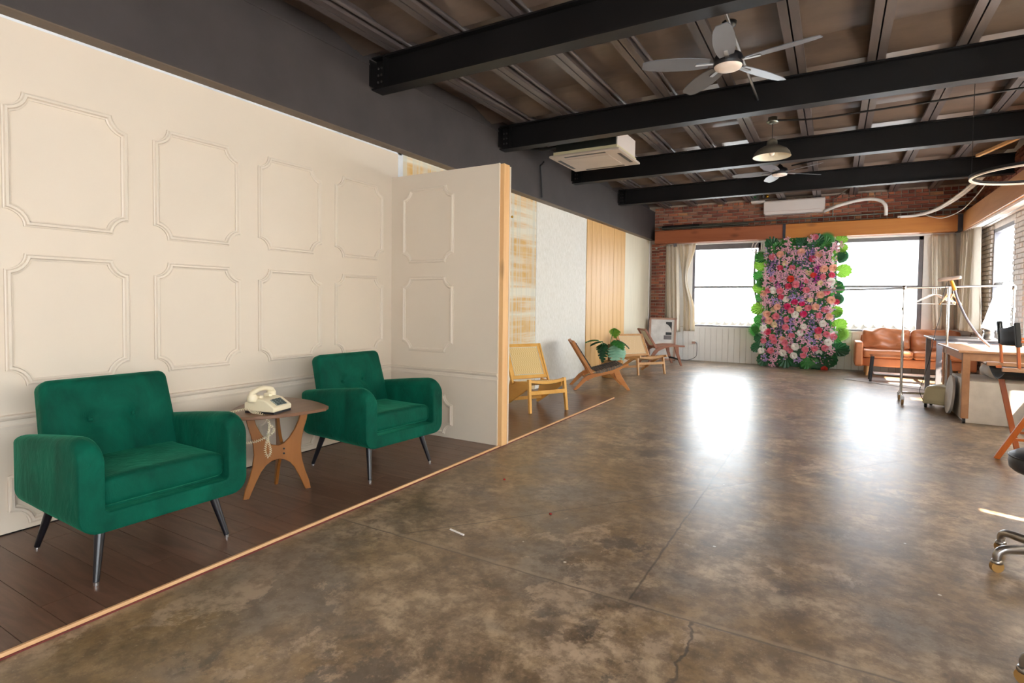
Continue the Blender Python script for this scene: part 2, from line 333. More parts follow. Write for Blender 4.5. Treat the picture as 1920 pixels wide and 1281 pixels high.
def link(name, me, parent=None, loc=None, rz=0, kind=None, label=None, cat=None, group=None):
    o = bpy.data.objects.new(name, me); COL.objects.link(o)
    if loc: o.location = loc
    if rz: o.rotation_euler.z = rz
    if parent: o.parent = parent
    if kind: o['kind'] = kind
    if label: o['label'] = label
    if cat: o['category'] = cat
    if group: o['group'] = group
    return o
def obj(name, mb, mat, parent=None, bevel=0, seg=2, subs=0, **kw):
    mats = [M[k] if isinstance(k, str) else k for k in (mat if isinstance(mat, (list, tuple)) else [mat])]
    o = link(name, mb.mesh(name, mats), parent, **kw)
    if bevel:
        m = o.modifiers.new('b', 'BEVEL'); m.width = bevel; m.segments = seg; m.limit_method = 'ANGLE'; m.angle_limit = radians(35)
    if subs: m = o.modifiers.new('s', 'SUBSURF'); m.levels = subs; m.render_levels = subs
    return o
def empty(name, loc=(0, 0, 0), rz=0, label=None, cat=None, group=None, kind=None):
    o = link(name, None, None, loc, rz, kind, label, cat, group); o.empty_display_size = .1; return o
def dup(o, loc, rz, label, group=None):
    c = o.copy(); COL.objects.link(c); c.location = loc; c.rotation_euler.z = rz; c['label'] = label
    if group: c['group'] = group
    for ch in list(o.children):
        d = ch.copy(); COL.objects.link(d); d.parent = c
        for g in list(ch.children): e = g.copy(); COL.objects.link(e); e.parent = d
    return c
def bez(pts, n=12):
    """Catmull-Rom through pts"""
    P = [Vector(p) for p in pts]; P = [P[0]*2-P[1]]+P+[P[-1]*2-P[-2]]; out = []
    for i in range(1, len(P)-2):
        for k in range(n):
            t = k/n; a, b, c, d = P[i-1], P[i], P[i+1], P[i+2]
            out.append(.5*((2*b)+(c-a)*t+(2*a-5*b+4*c-d)*t*t+(3*b-a-3*c+d)*t**3))
    out.append(P[-2]); return out

# ================================================================== SETTING
FW = 12.65; RX = 2.12; BY = -3.2; CZ = 3.56
floor = obj('floor', MB().box(-3.95, 2.4, BY-.2, 12.9, -.12, 0), 'concrete', kind='structure')
# ---- laminate platform along the left wall, plank by plank
WX0, WX1, WY1, WZ = -3.70, -2.475, 6.93, .014
wf = obj('floor_laminate', MB().box(WX0, WX1, -1.6, WY1, 0.0, .004), 'red_edge', kind='structure')
y = -1.6; row = 0
while y < WY1-.01:
    y1 = min(y+.1335, WY1); cuts = [WX0, WX0+random.choice((.25, .42, .6, .8, .98)), WX1]
    if row % 3 == 2: cuts = [WX0, WX1]
    for a, b in zip(cuts, cuts[1:]):
        mb = MB(); mb.box(a-(a+b)/2+.0012, b-(a+b)/2-.0012, -(y1-y)/2+.0012, (y1-y)/2-.0012, 0, .010)
        obj('plank', mb, 'laminate', wf, loc=((a+b)/2, (y+y1)/2, .004))
    y = y1; row += 1
obj('edge_strip', MB().box(WX1, WX1+.012, -1.6, WY1, 0, .019), 'ply_edge', wf)
obj('red_underlay', MB().box(WX1+.012, WX1+.02, -1.6, WY1, 0, .005), 'red_edge', wf)
obj('end_strip', MB().box(WX0, WX1, WY1, WY1+.012, 0, .012), 'ply_edge', wf)

# ---- left wall: backing, cream panelling, boards
wl = obj('wall_left', MB().box(-3.95, -3.735, BY, FW+.1, 0, CZ), 'girder', kind='structure')
PWX = -3.70
cw = obj('panel_wall', MB().box(-3.735, PWX, -1.6, 4.19, 0.0, 2.40).box(-3.735, PWX, -1.6, 4.19, 2.40, 2.70), 'cream', wl)
obj('tape_strip', MB().box(PWX, PWX+.002, -1.6, 4.17, 2.678, 2.70).box(PWX, PWX+.002, 4.12, 4.19, 2.45, 2.70), 'tape', wl)
def mould_path(wd, ht, cr, n=7):
    """rectangle with concave quarter-round corners, as used for the wall mouldings"""
    pts = []
    for (cx_, cy_, a0) in ((0, 0, 90), (wd, 0, 180), (wd, ht, 270), (0, ht, 360)):
        for k in range(n):
            a = radians(a0-90*k/(n-1)); pts.append((cx_+cr*cos(a), cy_+cr*sin(a)))
    return pts
def moulding(wd, ht, cr=.085, wid=.036, dep=.024):
    """sweep a small stepped profile round the path (local: y = across, z = up, x = out of the wall)"""
    # offset path inward / outward
    path = mould_path(wd, ht, cr); n = len(path); cenx, ceny = wd/2, ht/2
    prof = [(0, 0), (0, dep*.45), (wid*.18, dep*.55), (wid*.3, dep), (wid*.62, dep), (wid*.78, dep*.5), (wid, dep*.35), (wid, 0)]
    vs = []
    for i in range(n):
        p0, p1, p2 = Vector(path[i-1]), Vector(path[i]), Vector(path[(i+1) % n])
        d1 = (p1-p0).normalized(); d2 = (p2-p1).normalized(); nn = Vector((-(d1.y), d1.x))+Vector((-(d2.y), d2.x))
        nn = nn.normalized() if nn.length > 1e-5 else Vector((-d1.y, d1.x))
        k = 1/max(.55, nn.dot(Vector((-d1.y, d1.x))))
        for a, d in prof: q = p1+nn*(a*k); vs.append((d, q.x, q.y))
    m = len(prof); fs = [(i*m+j, ((i+1) % n)*m+j, ((i+1) % n)*m+j+1, i*m+j+1) for i in range(n) for j in range(m-1)]
    return MB().add(vs, fs)
me_big = moulding(.585, .70).mesh('panel_moulding', [M['cream_trim']]); me_low = moulding(.585, .36).mesh('panel_moulding', [M['cream_trim']])
for c in range(-4, 4):
    y0 = 1.145+.7285*c
    if c == -4: continue
    for z0, me in ((.785, me_big), (1.627, me_big), (.045, me_low)):
        link('panel_moulding', me, wl, (PWX, y0, z0))
def rail(parent, a, b, out):   # dado rail swept between two points; out = direction away from wall
    a, b, o = Vector(a), Vector(b), Vector(out); prof = [(0, .0), (.010, .002), (.013, .016), (.006, .024), (.006, .045), (.018, .052), (.024, .062), (.024, .072), (0, .076)]
    vs = [p+o*d+Vector((0, 0, z)) for p in (a, b) for d, z in prof]; m = len(prof)
    obj('dado_rail', MB().add(vs, [(j, j+1, m+j+1, m+j) for j in range(m-1)]+[tuple(range(m)), tuple(range(m, 2*m))[::-1]]), 'cream_trim', parent)
rail(wl, (PWX, -1.6, .565), (PWX, 4.03, .565), (1, 0, 0))
obj('shoe_gap', MB().box(PWX-.01, PWX+.003, -1.6, 4.03, .014, .020), 'black', wl)
# boards further along the wall
obj('plaid_board', MB().box(-3.735, -3.705, 4.19, 7.03, 0.0, 2.715), 'plaid', wl)
obj('textured_board', MB().box(-3.735, -3.703, 7.035, 8.88, 0.0, 2.715), 'texpaper', wl)
npl = 9
for i in range(npl):
    y0 = 8.885+i*(2.0/npl)
    mb = MB(); dd = random.uniform(0, .006); mb.box(0, .03+dd, .003, 2.0/npl-.003, 0, 2.71)
    obj('wood_plank', mb, 'plank', wl, bevel=.003, seg=1, loc=(-3.725, y0, random.uniform(0, .004)))
obj('cream_board', MB().box(-3.735, -3.70, 10.90, 12.62, 0.0, 2.715), 'paleboard', wl)
obj('board_end_strip', MB().box(-3.70, -3.685, 12.58, 12.62, 0, 2.7), 'white', wl)
obj('brass_knob', MB().lathe([(0, 0), (.006, 0), (.006, .02), (.016, .026), (.018, .036), (.01, .045), (0, .046)], n=12).xf(Matrix.Translation((-3.705, 6.285, 2.37)) @ Matrix.Rotation(pi/2, 4, 'Y')), 'brass', wl)

# ---- partition wing wall
wp = obj('wall_partition', MB().box(-3.70, -2.492, 4.035, 4.055, .015, 2.435).box(-3.70, -2.50, 4.055, 4.10, .015, 2.435), 'cream', kind='structure')
obj('pine_stud', MB().box(-2.49, -2.445, 4.045, 4.135, .012, 2.432), 'pine', wp, bevel=.003)
obj('edge_board', MB().box(-2.492, -2.484, 4.028, 4.045, .0, 2.436), 'cream_trim', wp)
obj('back_board', MB().box(-3.70, -2.44, 4.135, 4.150, .015, 2.42), 'cream', wp)
me_p = moulding(.60, .70).mesh('panel_moulding', [M['cream_trim']])
for z0, hh in ((.785, .70), (1.605, .70), (.045, .36)):
    me = moulding(.60, hh, wid=.04, dep=.02).mesh('panel_moulding', [M['cream_trim']])
    o = link('panel_moulding', me, wp, (-3.56, 4.035, z0)); o.rotation_euler = (0, 0, -pi/2); 
    o.location = (-3.56, 4.035, z0); o.scale = (1, 1, 1)
    # local y must run along +X: rotate -90 about z maps +y to +x and +x to -y
rail(wp, (-3.70, 4.035, .565), (-2.482, 4.035, .565), (0, -1, 0))

# ---- ceiling: deck pans, joists, beams, girder
ceil = obj('ceiling', MB().box(-3.95, 2.4, BY-.2, 12.9, CZ+.03, CZ+.12), 'deck', kind='structure')
BEY = [-2.85, -.68, 1.49, 3.66, 5.83, 8.0, 10.15]; BZ0, BZ1 = 3.12, 3.405
JX = [-3.31, -2.745, -2.15, -1.585, -.97, -.345, .262, .888, 1.50]
edges = [-3.85]+JX+[2.12]
for bi in range(len(BEY)):
    ya = BEY[bi]+.10; yb = (BEY[bi+1]+.03) if bi+1 < len(BEY) else FW
    if bi < 2: continue
    for a, b in zip(edges, edges[1:]):
        a2, b2 = a+.02, b-.02; hz = .05
        yl = yb-.42
        prof = [(ya, CZ-.02), (ya+.15, CZ), (yl, CZ), (yl+.10, CZ-.02), (yb-.10, CZ-.085), (yb-.098, CZ-.075), (yb, CZ-.10)]
        vs = [(x, yy, zz) for x in (a2, b2) for yy, zz in prof]; m = len(prof)
        mb = MB().add(vs+[(a2, ya, CZ+.03), (a2, yb, CZ+.03), (b2, ya, CZ+.03), (b2, yb, CZ+.03)],
                      [(i, i+1, m+i+1, m+i) for i in range(m-1)]+[(2*m, 2*m+1, 2*m+3, 2*m+2)])
        obj('deck_panel', mb, 'deck', ceil)
for x in JX:
    mb = MB()
    for s in (-1, 1):
        xa, xb = sorted((x+s*.006, x+s*.068)); mb.box(xa, xb, BY, FW, BZ1+.002, BZ1+.014); xw = x+s*.010
        mb.box(min(xw, xw+s*.006), max(xw, xw+s*.006), BY, FW, BZ1+.014, CZ+.02)
        mb.box(xb-.006 if s > 0 else xa, xb if s > 0 else xa+.006, BY, FW, BZ1+.014, BZ1+.03)
    mb.box(x-.088, x-.078, BY, FW, BZ1+.03, BZ1+.10) if False else None
    obj('joist', mb, 'joist', ceil)
for x in (-3.23, -2.66, -2.06, -1.50): # round conduit-like lip beside the left joists
    obj('joist_lip', MB().tube([(x, 0.5, BZ1+.06), (x, FW, BZ1+.06)], .018, 8), 'joist', ceil)
def ibeam(name, yc, x0, x1, label):
    fw, t = .14, .014; prof = [(-fw/2, 0), (fw/2, 0), (fw/2, t), (.008, t), (.008, BZ1-BZ0-t), (fw/2, BZ1-BZ0-t), (fw/2, BZ1-BZ0), (-fw/2, BZ1-BZ0), (-fw/2, BZ1-BZ0-t), (-.008, BZ1-BZ0-t), (-.008, t), (-fw/2, t)]
    mb = MB().prism(prof, x1-x0, (x0, yc, BZ0), (0, 1, 0), (0, 0, 1))
    b = obj(name, mb, 'black', ceil)
    pl = MB().box(x0+.0, x0+.012, yc-.10, yc-.008, BZ0+.03, BZ1-.03).box(x0+.0, x0+.10, yc-.020, yc-.008, BZ0+.03, BZ1-.03).box(x0+.13, x0+.14, yc-.07, yc-.008, BZ0+.014, BZ1-.014)
    obj('end_plate', pl, 'black', b)
    bo = MB()
    for dx in (.035, .075):
        for dz in (.08, .14, .20): bo.cyl((x0+dx, yc-.020, BZ0+dz), (x0+dx, yc-.030, BZ0+dz), .010, n=6)
    obj('bolts', bo, 'girder', b)
    return b
for i, yb in enumerate(BEY): ibeam('ceiling_beam', yb+.07, -3.60, RX, '')
g = MB().box(-3.78, -3.60, BY, FW, 2.715, 3.335).box(-3.80, -3.592, BY, FW, 2.70, 2.72).box(-3.80, -3.592, BY, FW, 3.33, 3.345)
obj('ceiling_girder', g, 'girder', ceil)
obj('girder_soffit', MB().box(-3.80, -3.592, BY, FW-.02, 2.692, 2.70), plain('brown_soffit', '6b5b4a', .6), ceil)

# ---- right wall with window openings
def wall_open(axis, pos, th, a0, a1, z1, opens):
    """wall slab with rectangular openings [(a,b,z0,z1)]; axis 'x' = wall plane at x=pos running along y"""
    mb = MB()
    def bx(a, b, c, d):
        if b-a < 1e-3 or d-c < 1e-3: return
        mb.box(pos, pos+th, a, b, c, d) if axis == 'x' else mb.box(a, b, pos, pos+th, c, d)
    p = a0
    for (a, b, c, d) in sorted(opens): bx(p, a, 0, z1); bx(a, b, 0, c); bx(a, b, d, z1); p = b
    bx(p, a1, 0, z1); return mb
RW = [(-2.6, 1.35, .9, 2.45), (3.0, 5.2, .9, 2.45), (5.5, 7.1, .9, 2.45), (7.35, 9.40, .9, 2.25), (10.15, 11.38, .9, 2.48)]  # openings before the last are unseen, placed and sized to shape daylight
wr = obj('wall_right', wall_open('x', RX+.03, .05, BY, FW+.25, CZ+.03, RW), 'whitebrick', kind='structure')
obj('painted_face', MB().box(RX+.008, RX+.03, BY, 9.55, 0, .9).box(RX+.008, RX+.03, BY, 9.55, 2.45, CZ).box(RX+.008, RX+.03, 1.35, 3.0, .9, 2.45).box(RX+.008, RX+.03, 5.2, 5.5, .9, 2.45).box(RX+.008, RX+.03, 7.1, 7.35, .9, 2.45).box(RX+.008, RX+.03, 9.40, 9.55, .9, 2.45).box(RX+.008, RX+.03, 7.35, 9.40, 2.25, 2.45), 'whitebrick', wr)
wb = obj('wall_back', wall_open('y', BY-.2, .2, -3.95, 2.4, CZ, [(.6, 2.0, .9, 2.6)]), 'white', kind='structure')  # unseen back window, added to let in fill daylight
FO = [(-2.74, -1.36, .76, 2.56), (-.02, 1.40, .76, 2.56)]
wfar = obj('wall_far', wall_open('y', FW+.03, .22, -3.95, 2.4, CZ, FO), 'mortar', kind='structure')

BL, BH, JT = .196, .056, .015
brick_me = {}
def brick_mesh(length, mkey, ax):
    k = (round(length, 3), mkey, ax)
    if k not in brick_me:
        mb = MB(); L = length/2; e = .003
        if ax == 'y': vs = [(-L, .0, 0), (L, .0, 0), (L, 0, BH), (-L, 0, BH), (-L+e, -.03, e), (L-e, -.03, e), (L-e, -.03, BH-e), (-L+e, -.03, BH-e)]
        else: vs = [(0, -L, 0), (0, L, 0), (0, L, BH), (0, -L, BH), (-.03, -L+e, e), (-.03, L-e, e), (-.03, L-e, BH-e), (-.03, -L+e, BH-e)]
        mb.add(vs, [(0, 1, 5, 4), (1, 2, 6, 5), (2, 3, 7, 6), (3, 0, 4, 7), (4, 5, 6, 7)])
        brick_me[k] = mb.mesh('brick', [M[mkey]])
    return brick_me[k]
def bricks(parent, ax, pos, a0, a1, z0, z1, keys, wts):
    z = z0; row = int(round(z0/(BH+JT)))
    while z+BH <= z1+.01:
        a = a0; first = row % 2
        while a < a1-.03:
            L = BL/2-JT/2 if (first or row % 6 == 5) else BL
            first = 0; b = min(a+L, a1); 
            if b-a > .03:
                me = brick_mesh(round(b-a, 2), random.choices(keys, wts)[0], ax); c = (a+b)/2; pr = random.uniform(-.004, .004)
                link('brick', me, parent, ((c, pos+pr, z) if ax == 'y' else (pos+pr, c, z)))
            a = b+JT
        z += BH+JT; row += 1
RB = ['brick%d' % i for i in range(6)]; RWT = [5, 5, 3, 3, 4, 1]
bricks(wfar, 'y', FW+.03, -3.60, 2.12, 2.87, 3.47, RB, RWT)
bricks(wfar, 'y', FW+.03, -3.66, -3.46, 0.0, 2.62, RB, RWT)
bricks(wr, 'x', RX+.03, 9.6, 12.62, 2.87, 3.47, RB, RWT)
bricks(wr, 'x', RX+.03, 9.6, 10.13, .0, 2.82, ['whitebrick'], [1])
bricks(wr, 'x', RX+.03, 11.40, 12.6, .0, 2.82, ['whitebrick'], [1])
# brick pilaster return (stands a little proud beside the curtain, darker brick mix)
pil = obj('brick_pier', MB().box(-3.455, -3.30, FW-.10, FW+.03, 0, 2.62), 'mortar', wfar)
bricks(wfar, 'y', FW-.10, -3.45, -3.31, .0, 2.62, RB, [2, 5, 0, 6, 2, 0])
obj('plaster_band', MB().box(-3.28, 2.12, FW, FW+.03, 2.56, 2.87).box(-1.36, -.02, FW, FW+.03, .75, 2.56).box(1.40, 2.12, FW, FW+.03, .75, 2.56).box(-3.28, -2.74, FW, FW+.03, .75, 2.56), 'white', wfar)
x = -3.28
while x < 2.1:
    obj('panel_board', MB().box(.002, .118, -.018, .0, 0, .74), 'white', wfar, bevel=.003, seg=1, loc=(x, FW+.03, 0)); x += .12
obj('panel_board', MB().box(.002, .17, -.018, .0, 0, .74), 'white', wfar, loc=(-3.45, FW+.012, 0))
# windows
def window(name, axis, pos, a0, a1, z0, z1, mid, right_jamb=.05, head=.06):
    W = empty(name, (0, 0, 0), kind='structure')
    def bx(mb, a, b, d0, d1, c, d): return mb.box(pos+d0, pos+d1, a, b, c, d) if axis == 'x' else mb.box(a, b, pos+d0, pos+d1, c, d)
    fr = MB(); bx(fr, a0, a0+.05, -.03, .06, z0, z1); bx(fr, a1-right_jamb, a1, -.03, .06, z0, z1); bx(fr, a0, a1, -.03, .06, z1-head, z1); bx(fr, a0, a1, -.03, .06, z0, z0+.035)
    obj('window_frame', fr, 'winframe_d', W, bevel=.004, seg=1)
    sl = MB(); bx(sl, a0-.03, a1+.03, -.07, .03, z0-.03, z0); obj('window_sill', sl, 'white', W)
    if mid:
        md = MB(); bx(md, a0+.05, a1-right_jamb, .0, .045, mid-.022, mid+.022); obj('meeting_rail', md, 'winframe', W)
    for c, d in (((z0+.035, mid-.022), (mid+.022, z1-head)) if mid else ((z0+.035, z1-head),)):
        gp = MB(); bx(gp, a0+.05, a1-right_jamb, .02, .024, c, d); obj('pane', gp, 'glass', W)
    return W
window('window_1', 'y', FW+.06, -2.74, -1.36, .76, 2.56, 1.63, .05, .11)
window('window_2', 'y', FW+.06, -.02, 1.40, .76, 2.56, 1.63, .07, .07)
w3 = window('window_3', 'x', RX+.055, 10.15, 11.38, .9, 2.48, 1.62)
w4 = window('window_4', 'x', RX+.055, 7.35, 9.40, .9, 2.25, None)
w8 = window('window_8', 'x', RX+.055, 5.5, 7.1, .9, 2.45, None)
w5 = window('window_5', 'x', RX+.055, 3.0, 5.2, .9, 2.45, None)
w6 = window('window_6', 'x', RX+.055, -2.6, 1.35, .9, 2.45, None)
w7 = window('window_7', 'y', BY-.15, .6, 2.0, .9, 2.6, None)
for (a, b, c, d) in RW: portal(RX+.14, (a+b)/2, (c+d)/2, b-a, d-c, (-1, 0, 0))
for (a, b, c, d) in FO: portal((a+b)/2, FW+.26, (c+d)/2, b-a, d-c, (0, -1, 0))
for (a, b, c, d) in [(.6, 2.0, .9, 2.6)]: portal((a+b)/2, BY-.21, (c+d)/2, b-a, d-c, (0, 1, 0))

# ---- timber beams over the windows
tb = empty('timber_lintel', (-.8, 12.30, 2.58), label='long varnished orange timber beam crossing above the far windows', cat='beam', kind='structure')
def rel(mb, o): return mb.xf(Matrix.Translation(-Vector(o.location)))
obj('red_length', rel(MB().box(-3.50, -.90, 12.30, 12.55, 2.585, 2.865), tb), 'red_beam', tb, bevel=.008)
obj('orange_length', rel(MB().box(-.90, 1.86, 12.30, 12.55, 2.585, 2.865), tb), 'orange_beam', tb, bevel=.008)
obj('iron_strap', rel(MB().box(-.925, -.875, 12.29, 12.56, 2.58, 2.87), tb), 'strap', tb)
obj('corner_strap', rel(MB().box(1.83, 1.90, 12.29, 12.56, 2.58, 2.87), tb), 'strap', tb)
obj('white_ledge', rel(MB().box(-3.28, 1.86, 12.56, 12.645, 2.56, 2.60), tb), 'white', tb)
tb2 = empty('timber_lintel', (2.0, 10, 2.58), label='honey timber beam along the right wall above the side window', cat='beam', kind='structure')
obj('honey_length', rel(MB().box(1.90, 2.10, 3.2, 12.55, 2.585, 2.90), tb2), 'side_beam', tb2, bevel=.008)
obj('white_ledge', rel(MB().box(1.93, 2.10, 3.2, 12.55, 2.55, 2.583), tb2), 'whitebrick', tb2)

# ---- exterior
er = empty('rooftop_parapet', (0, 16, 0), label='low rooftop parapet with coping tiles outside the far windows', cat='rooftop')
obj('roof_wall', MB().box(-14, 10, 0, .3, -1, .80), 'ext', er)
obj('roof_slab', MB().box(-14, 10, -3.0, 0, -.9, -.6), 'ext', er)
for i in range(70):
    obj('coping_tile', MB().tube([(-7.5+i*.2, -.12, .80), (-7.5+i*.2, .4, .83)], .055, 7), 'extw', er)
eb = empty('tower_block', (2.2, 30, 0), label='blue-grey tower block outside the right far window', cat='building')
obj('cladding', MB().box(-1.8, .2, 0, 6, -5, 12), 'extb', eb)
obj('pale_bay', MB().box(.2, .9, -.4, 6, -5, 12), 'extw', eb)

# ================================================================== GREEN ARMCHAIRS
def frame_fn(p): return p
def armchair(loc, rz, label):
    t = empty('armchair', loc, rz, label, 'armchair', 'green velvet armchairs')
    # U-shaped upholstered frame: outline across (y, z), pushed along x, rounded
    hw, z0, z1, ti, bi, R = .372, .235, .655, .098, .085, .080
    out = []
    def arc(cy, cz_, rr, a0, a1, n=7): return [(cy+rr*cos(radians(a0+(a1-a0)*k/(n-1))), cz_+rr*sin(radians(a0+(a1-a0)*k/(n-1)))) for k in range(n)]
    q = ti/2
    out += arc(-hw+R, z0+R, R, 180, 270)+arc(hw-R, z0+R, R, 270, 360)
    out += arc(hw-.042, z1-.042, .042, 0, 90, 6)+arc(hw-ti+.055, z1-.055, .055, 90, 180, 6)
    out += arc(hw-ti-.02, z0+bi+.02, .02, 0, -90, 4)+arc(-hw+ti+.02, z0+bi+.02, .02, -90, -180, 4)
    out += arc(-hw+ti-.055, z1-.055, .055, 0, 90, 6)+arc(-hw+.042, z1-.042, .042, 90, 180, 6)
    n = len(out); xf_ = .372; RT = .115
    xs = [-.362, -.358, -.345, -.325, -.2, -.05, .1, .22]+[xf_-RT+RT*sin(radians(q)) for q in (0, 15, 30, 45, 58, 70, 80)]+[xf_-.002, xf_]
    ins = [.014, .008, .003, 0, 0, 0, 0, 0, 0, 0, 0, 0, 0, .001, .003, .007, .013]
    nor = []
    for j in range(n):
        d1 = Vector(out[j])-Vector(out[j-1]); d2 = Vector(out[(j+1) % n])-Vector(out[j])
        d = (d1.normalized() if d1.length > 1e-6 else Vector((0, 0)))+(d2.normalized() if d2.length > 1e-6 else Vector((0, 0))); d.normalize(); nor.append(Vector((-d.y, d.x)))
    vs = []
    for x, k in zip(xs, ins):
        f = (x+.36)/.73; drop = .085*max(0, 1-f)**1.25
        tx_ = max(0, x-(xf_-RT)); zt_ = z1-(RT-math.sqrt(max(0, RT*RT-min(RT, tx_)**2)))
        for (yy, zz), nn_ in zip(out, nor):
            ny, nz = yy+nn_.x*k, zz+nn_.y*k
            if zt_ < z1 and nz > z0+.2: nz = z0+.2+(nz-z0-.2)*(zt_-z0-.2)/(z1-z0-.2)
            top = max(0, (nz-(z0+.12))/(z1-z0-.12)); nz -= drop*top
            ny += math.copysign(.006*sin(pi*min(1, max(0, f))), yy) if abs(yy) > hw-.02 else 0
            vs.append((x, ny, nz))
    fs = [(i*n+j, i*n+(j+1) % n, (i+1)*n+(j+1) % n, (i+1)*n+j) for i in range(len(xs)-1) for j in range(n)]
    mb = MB(); mb.smooth = True; mb.add(vs, fs)
    # front/back caps as quads strips between mirrored outline points
    tris = [(13,)+tuple(range(14, 27)), tuple(range(33, 46))+(0,), (6, 7, 29, 30), (6, 30, 31), (6, 31, 32), (6, 32, 33), (6, 33, 0), (7, 29, 28), (7, 28, 27), (7, 27, 26), (7, 26, 13)]
    tris += [(6, i, i+1) for i in range(0, 5)]+[(7, i, i+1) for i in range(8, 13)]
    for base in (0, (len(xs)-1)*n): mb.add([vs[base+j] for j in range(n)], tris)
    obj('upholstered_frame', mb, 'velvet', t)
    obj('seat_deck', MB().box(-.33, .30, -.275, .275, .32, .335), 'velvet', t)
    def sag(p):
        q = p.copy(); e = math.exp(-((p.x/.22)**2+(p.y/.22)**2))
        if p.z > 0: q.z += .012*(1-(p.y/.28)**2)+.004*noise.noise(Vector((p.x*9, p.y*9, 1)))-.008*e+(.012*(p.x+.3) if True else 0)
        q.x += .004*noise.noise(Vector((p.y*8, p.z*20, 3))); return q
    obj('seat_cushion', MB().rbox(.035, 0, .388, .60, .556, .115, .034, 14, sag), 'velvet', t)
    tilt = radians(17)
    def tuft(p):
        q = p.copy()
        if p.x > 0:
            h = 0
            for by in (-.098, .098):
                d2 = (p.y-by)**2+(p.z-.03)**2; h += .040*math.exp(-d2/.0012)+.018*math.exp(-d2/.010)
                if p.z > .03: h += .011*math.exp(-((p.y-by)/.012)**2)*math.exp(-(p.z-.03)/.12)
                else: h += .007*math.exp(-((p.y-by)/.014)**2)*math.exp((p.z-.03)/.10)
            h += .010*math.exp(-((p.z-.03)/.014)**2)*math.exp(-max(0, abs(p.y)-.098)/.08)
            q.x += .018*(1-(p.y/.32)**2)*(1-(p.z/.26)**2)-h
        q.y *= 1-.03*(p.z/.25); return q
    b = MB().rbox(0, 0, 0, .125, .60, .50, .045, 26, tuft)
    b.xf(Matrix.Translation((-.245, 0, .585)) @ Matrix.Rotation(-tilt, 4, 'Y'))
    bk = obj('backrest', b, 'velvet', t)
    for by in (-.098, .098):
        c = MB().rbox(0, 0, 0, .012, .022, .022, .006, 3); c.xf(Matrix.Translation((-.245, 0, .585)) @ Matrix.Rotation(-tilt, 4, 'Y') @ Matrix.Translation((.030, by, .03)))
        obj('button', c, 'velvet', bk)
    for sx, sy in ((1, -1), (1, 1), (-1, -1), (-1, 1)):
        a = (.245 if sx > 0 else -.245, sy*.245, .262); f = (.315 if sx > 0 else -.325, sy*.293, .012)
        l = MB(); l.cyl(a, f, .023, .0125, 14); lo = obj('leg', l, 'leg', t)
        obj('foot_glide', MB().cyl((f[0], f[1], 0.0), (f[0], f[1], .013), .011, n=10), 'steel', lo)
    return t
ZP = .014
armchair((-3.035, 1.435, ZP), radians(-1.5), 'green velvet armchair nearest the camera, left of the side table')
armchair((-3.005, 3.075, ZP), radians(-5), 'green velvet armchair right of the telephone table, by the wing wall')

# ================================================================== SIDE TABLE + TELEPHONE
tc_ = Vector((-3.09, 2.245, ZP)); t = empty('side_table', tc_, 0, 'small mid-century walnut side table with curved plywood legs between the green armchairs', 'table')
tp = []
V3 = [(-3.02, 1.90), (-2.775, 2.47), (-3.43, 2.52)]
V3 = [Vector((a-tc_.x, b-tc_.y)) for a, b in V3]; cen = sum(V3, Vector((0, 0)))/3
for i in range(3):
    A, B = V3[i], V3[(i+1) % 3]; mid = (A+B)/2; outn = (mid-cen).normalized()
    for k in range(14):
        s_ = .06+.88*k/13; tp.append(A.lerp(B, s_)+outn*(.075*sin(pi*s_)))
tm = MB(); tm.prism([tuple(p) for p in tp], .020, (0, 0, .536))
obj('tabletop', tm, 'walnut_top', t, bevel=.004)
# leg plate A (two feet) and perpendicular half-plate B
fa, fb = Vector((-3.125-tc_.x, 2.104-tc_.y)), Vector((-2.971-tc_.x, 2.453-tc_.y)); dA = (fb-fa).normalized(); mA = (fa+fb)/2
def legplate(half, wdir, org, nm):
    """curved X outline; u along the plate, z up; full plate is symmetric, half plate keeps u>0"""
    R_ = []
    def c(u, z): R_.append((u, z))
    prof_out = [(.205, 0), (.192, .06), (.168, .13), (.150, .20), (.142, .27), (.146, .33), (.160, .40), (.178, .46), (.192, .536)]
    up_in = [(.148, .536), (.128, .46), (.10, .40), (.068, .352), (.035, .322), (0, .312)]
    lo_in = [(0, .225), (.035, .218), (.07, .196), (.10, .158), (.128, .10), (.15, .05), (.170, 0)]
    if half: poly = [(.0, .225)]+lo_in[1:]+prof_out+up_in[:-1]+[(0, .312)]
    else:
        right = lo_in[1:]+prof_out+up_in[:-1]; left = [(-a, b) for a, b in reversed(right)]; poly = [(0, .225)]+right+[(0, .312)]+left
    ex = Vector((wdir.x, wdir.y, 0)); th = .02
    nz = ex.cross(Vector((0, 0, 1)))
    mb = MB().prism(poly, th, Vector((org.x, org.y, .0))-nz*(th/2), ex, (0, 0, 1))
    return obj(nm, mb, 'walnut', t, bevel=.003, seg=1)
pa = legplate(False, dA, mA, 'leg')
nB = Vector((-dA.y, dA.x)); nB = nB if nB.x < 0 else -nB
oB = mA+dA*.035
pb = legplate(True, nB*1.0, oB+nB*.012, 'leg')
bo = MB()
for z in (.288, .258): q = oB-nB*.010; bo.cyl((q.x, q.y, z), (q.x-nB.x*.005, q.y-nB.y*.005, z), .0062, n=10)
obj('bolt', bo, 'leg', pa)
for p in (mA+dA*.188, mA-dA*.188, oB+nB*.2): obj('foot_glide', MB().cyl((p.x, p.y, -.001), (p.x, p.y, .006), .009, n=10), 'steel', t)

tz = ZP+.556
ph = empty('telephone', (-2.985, 2.165, tz), radians(15), 'ivory push-button desk telephone with coiled cord on the walnut side table', 'telephone')
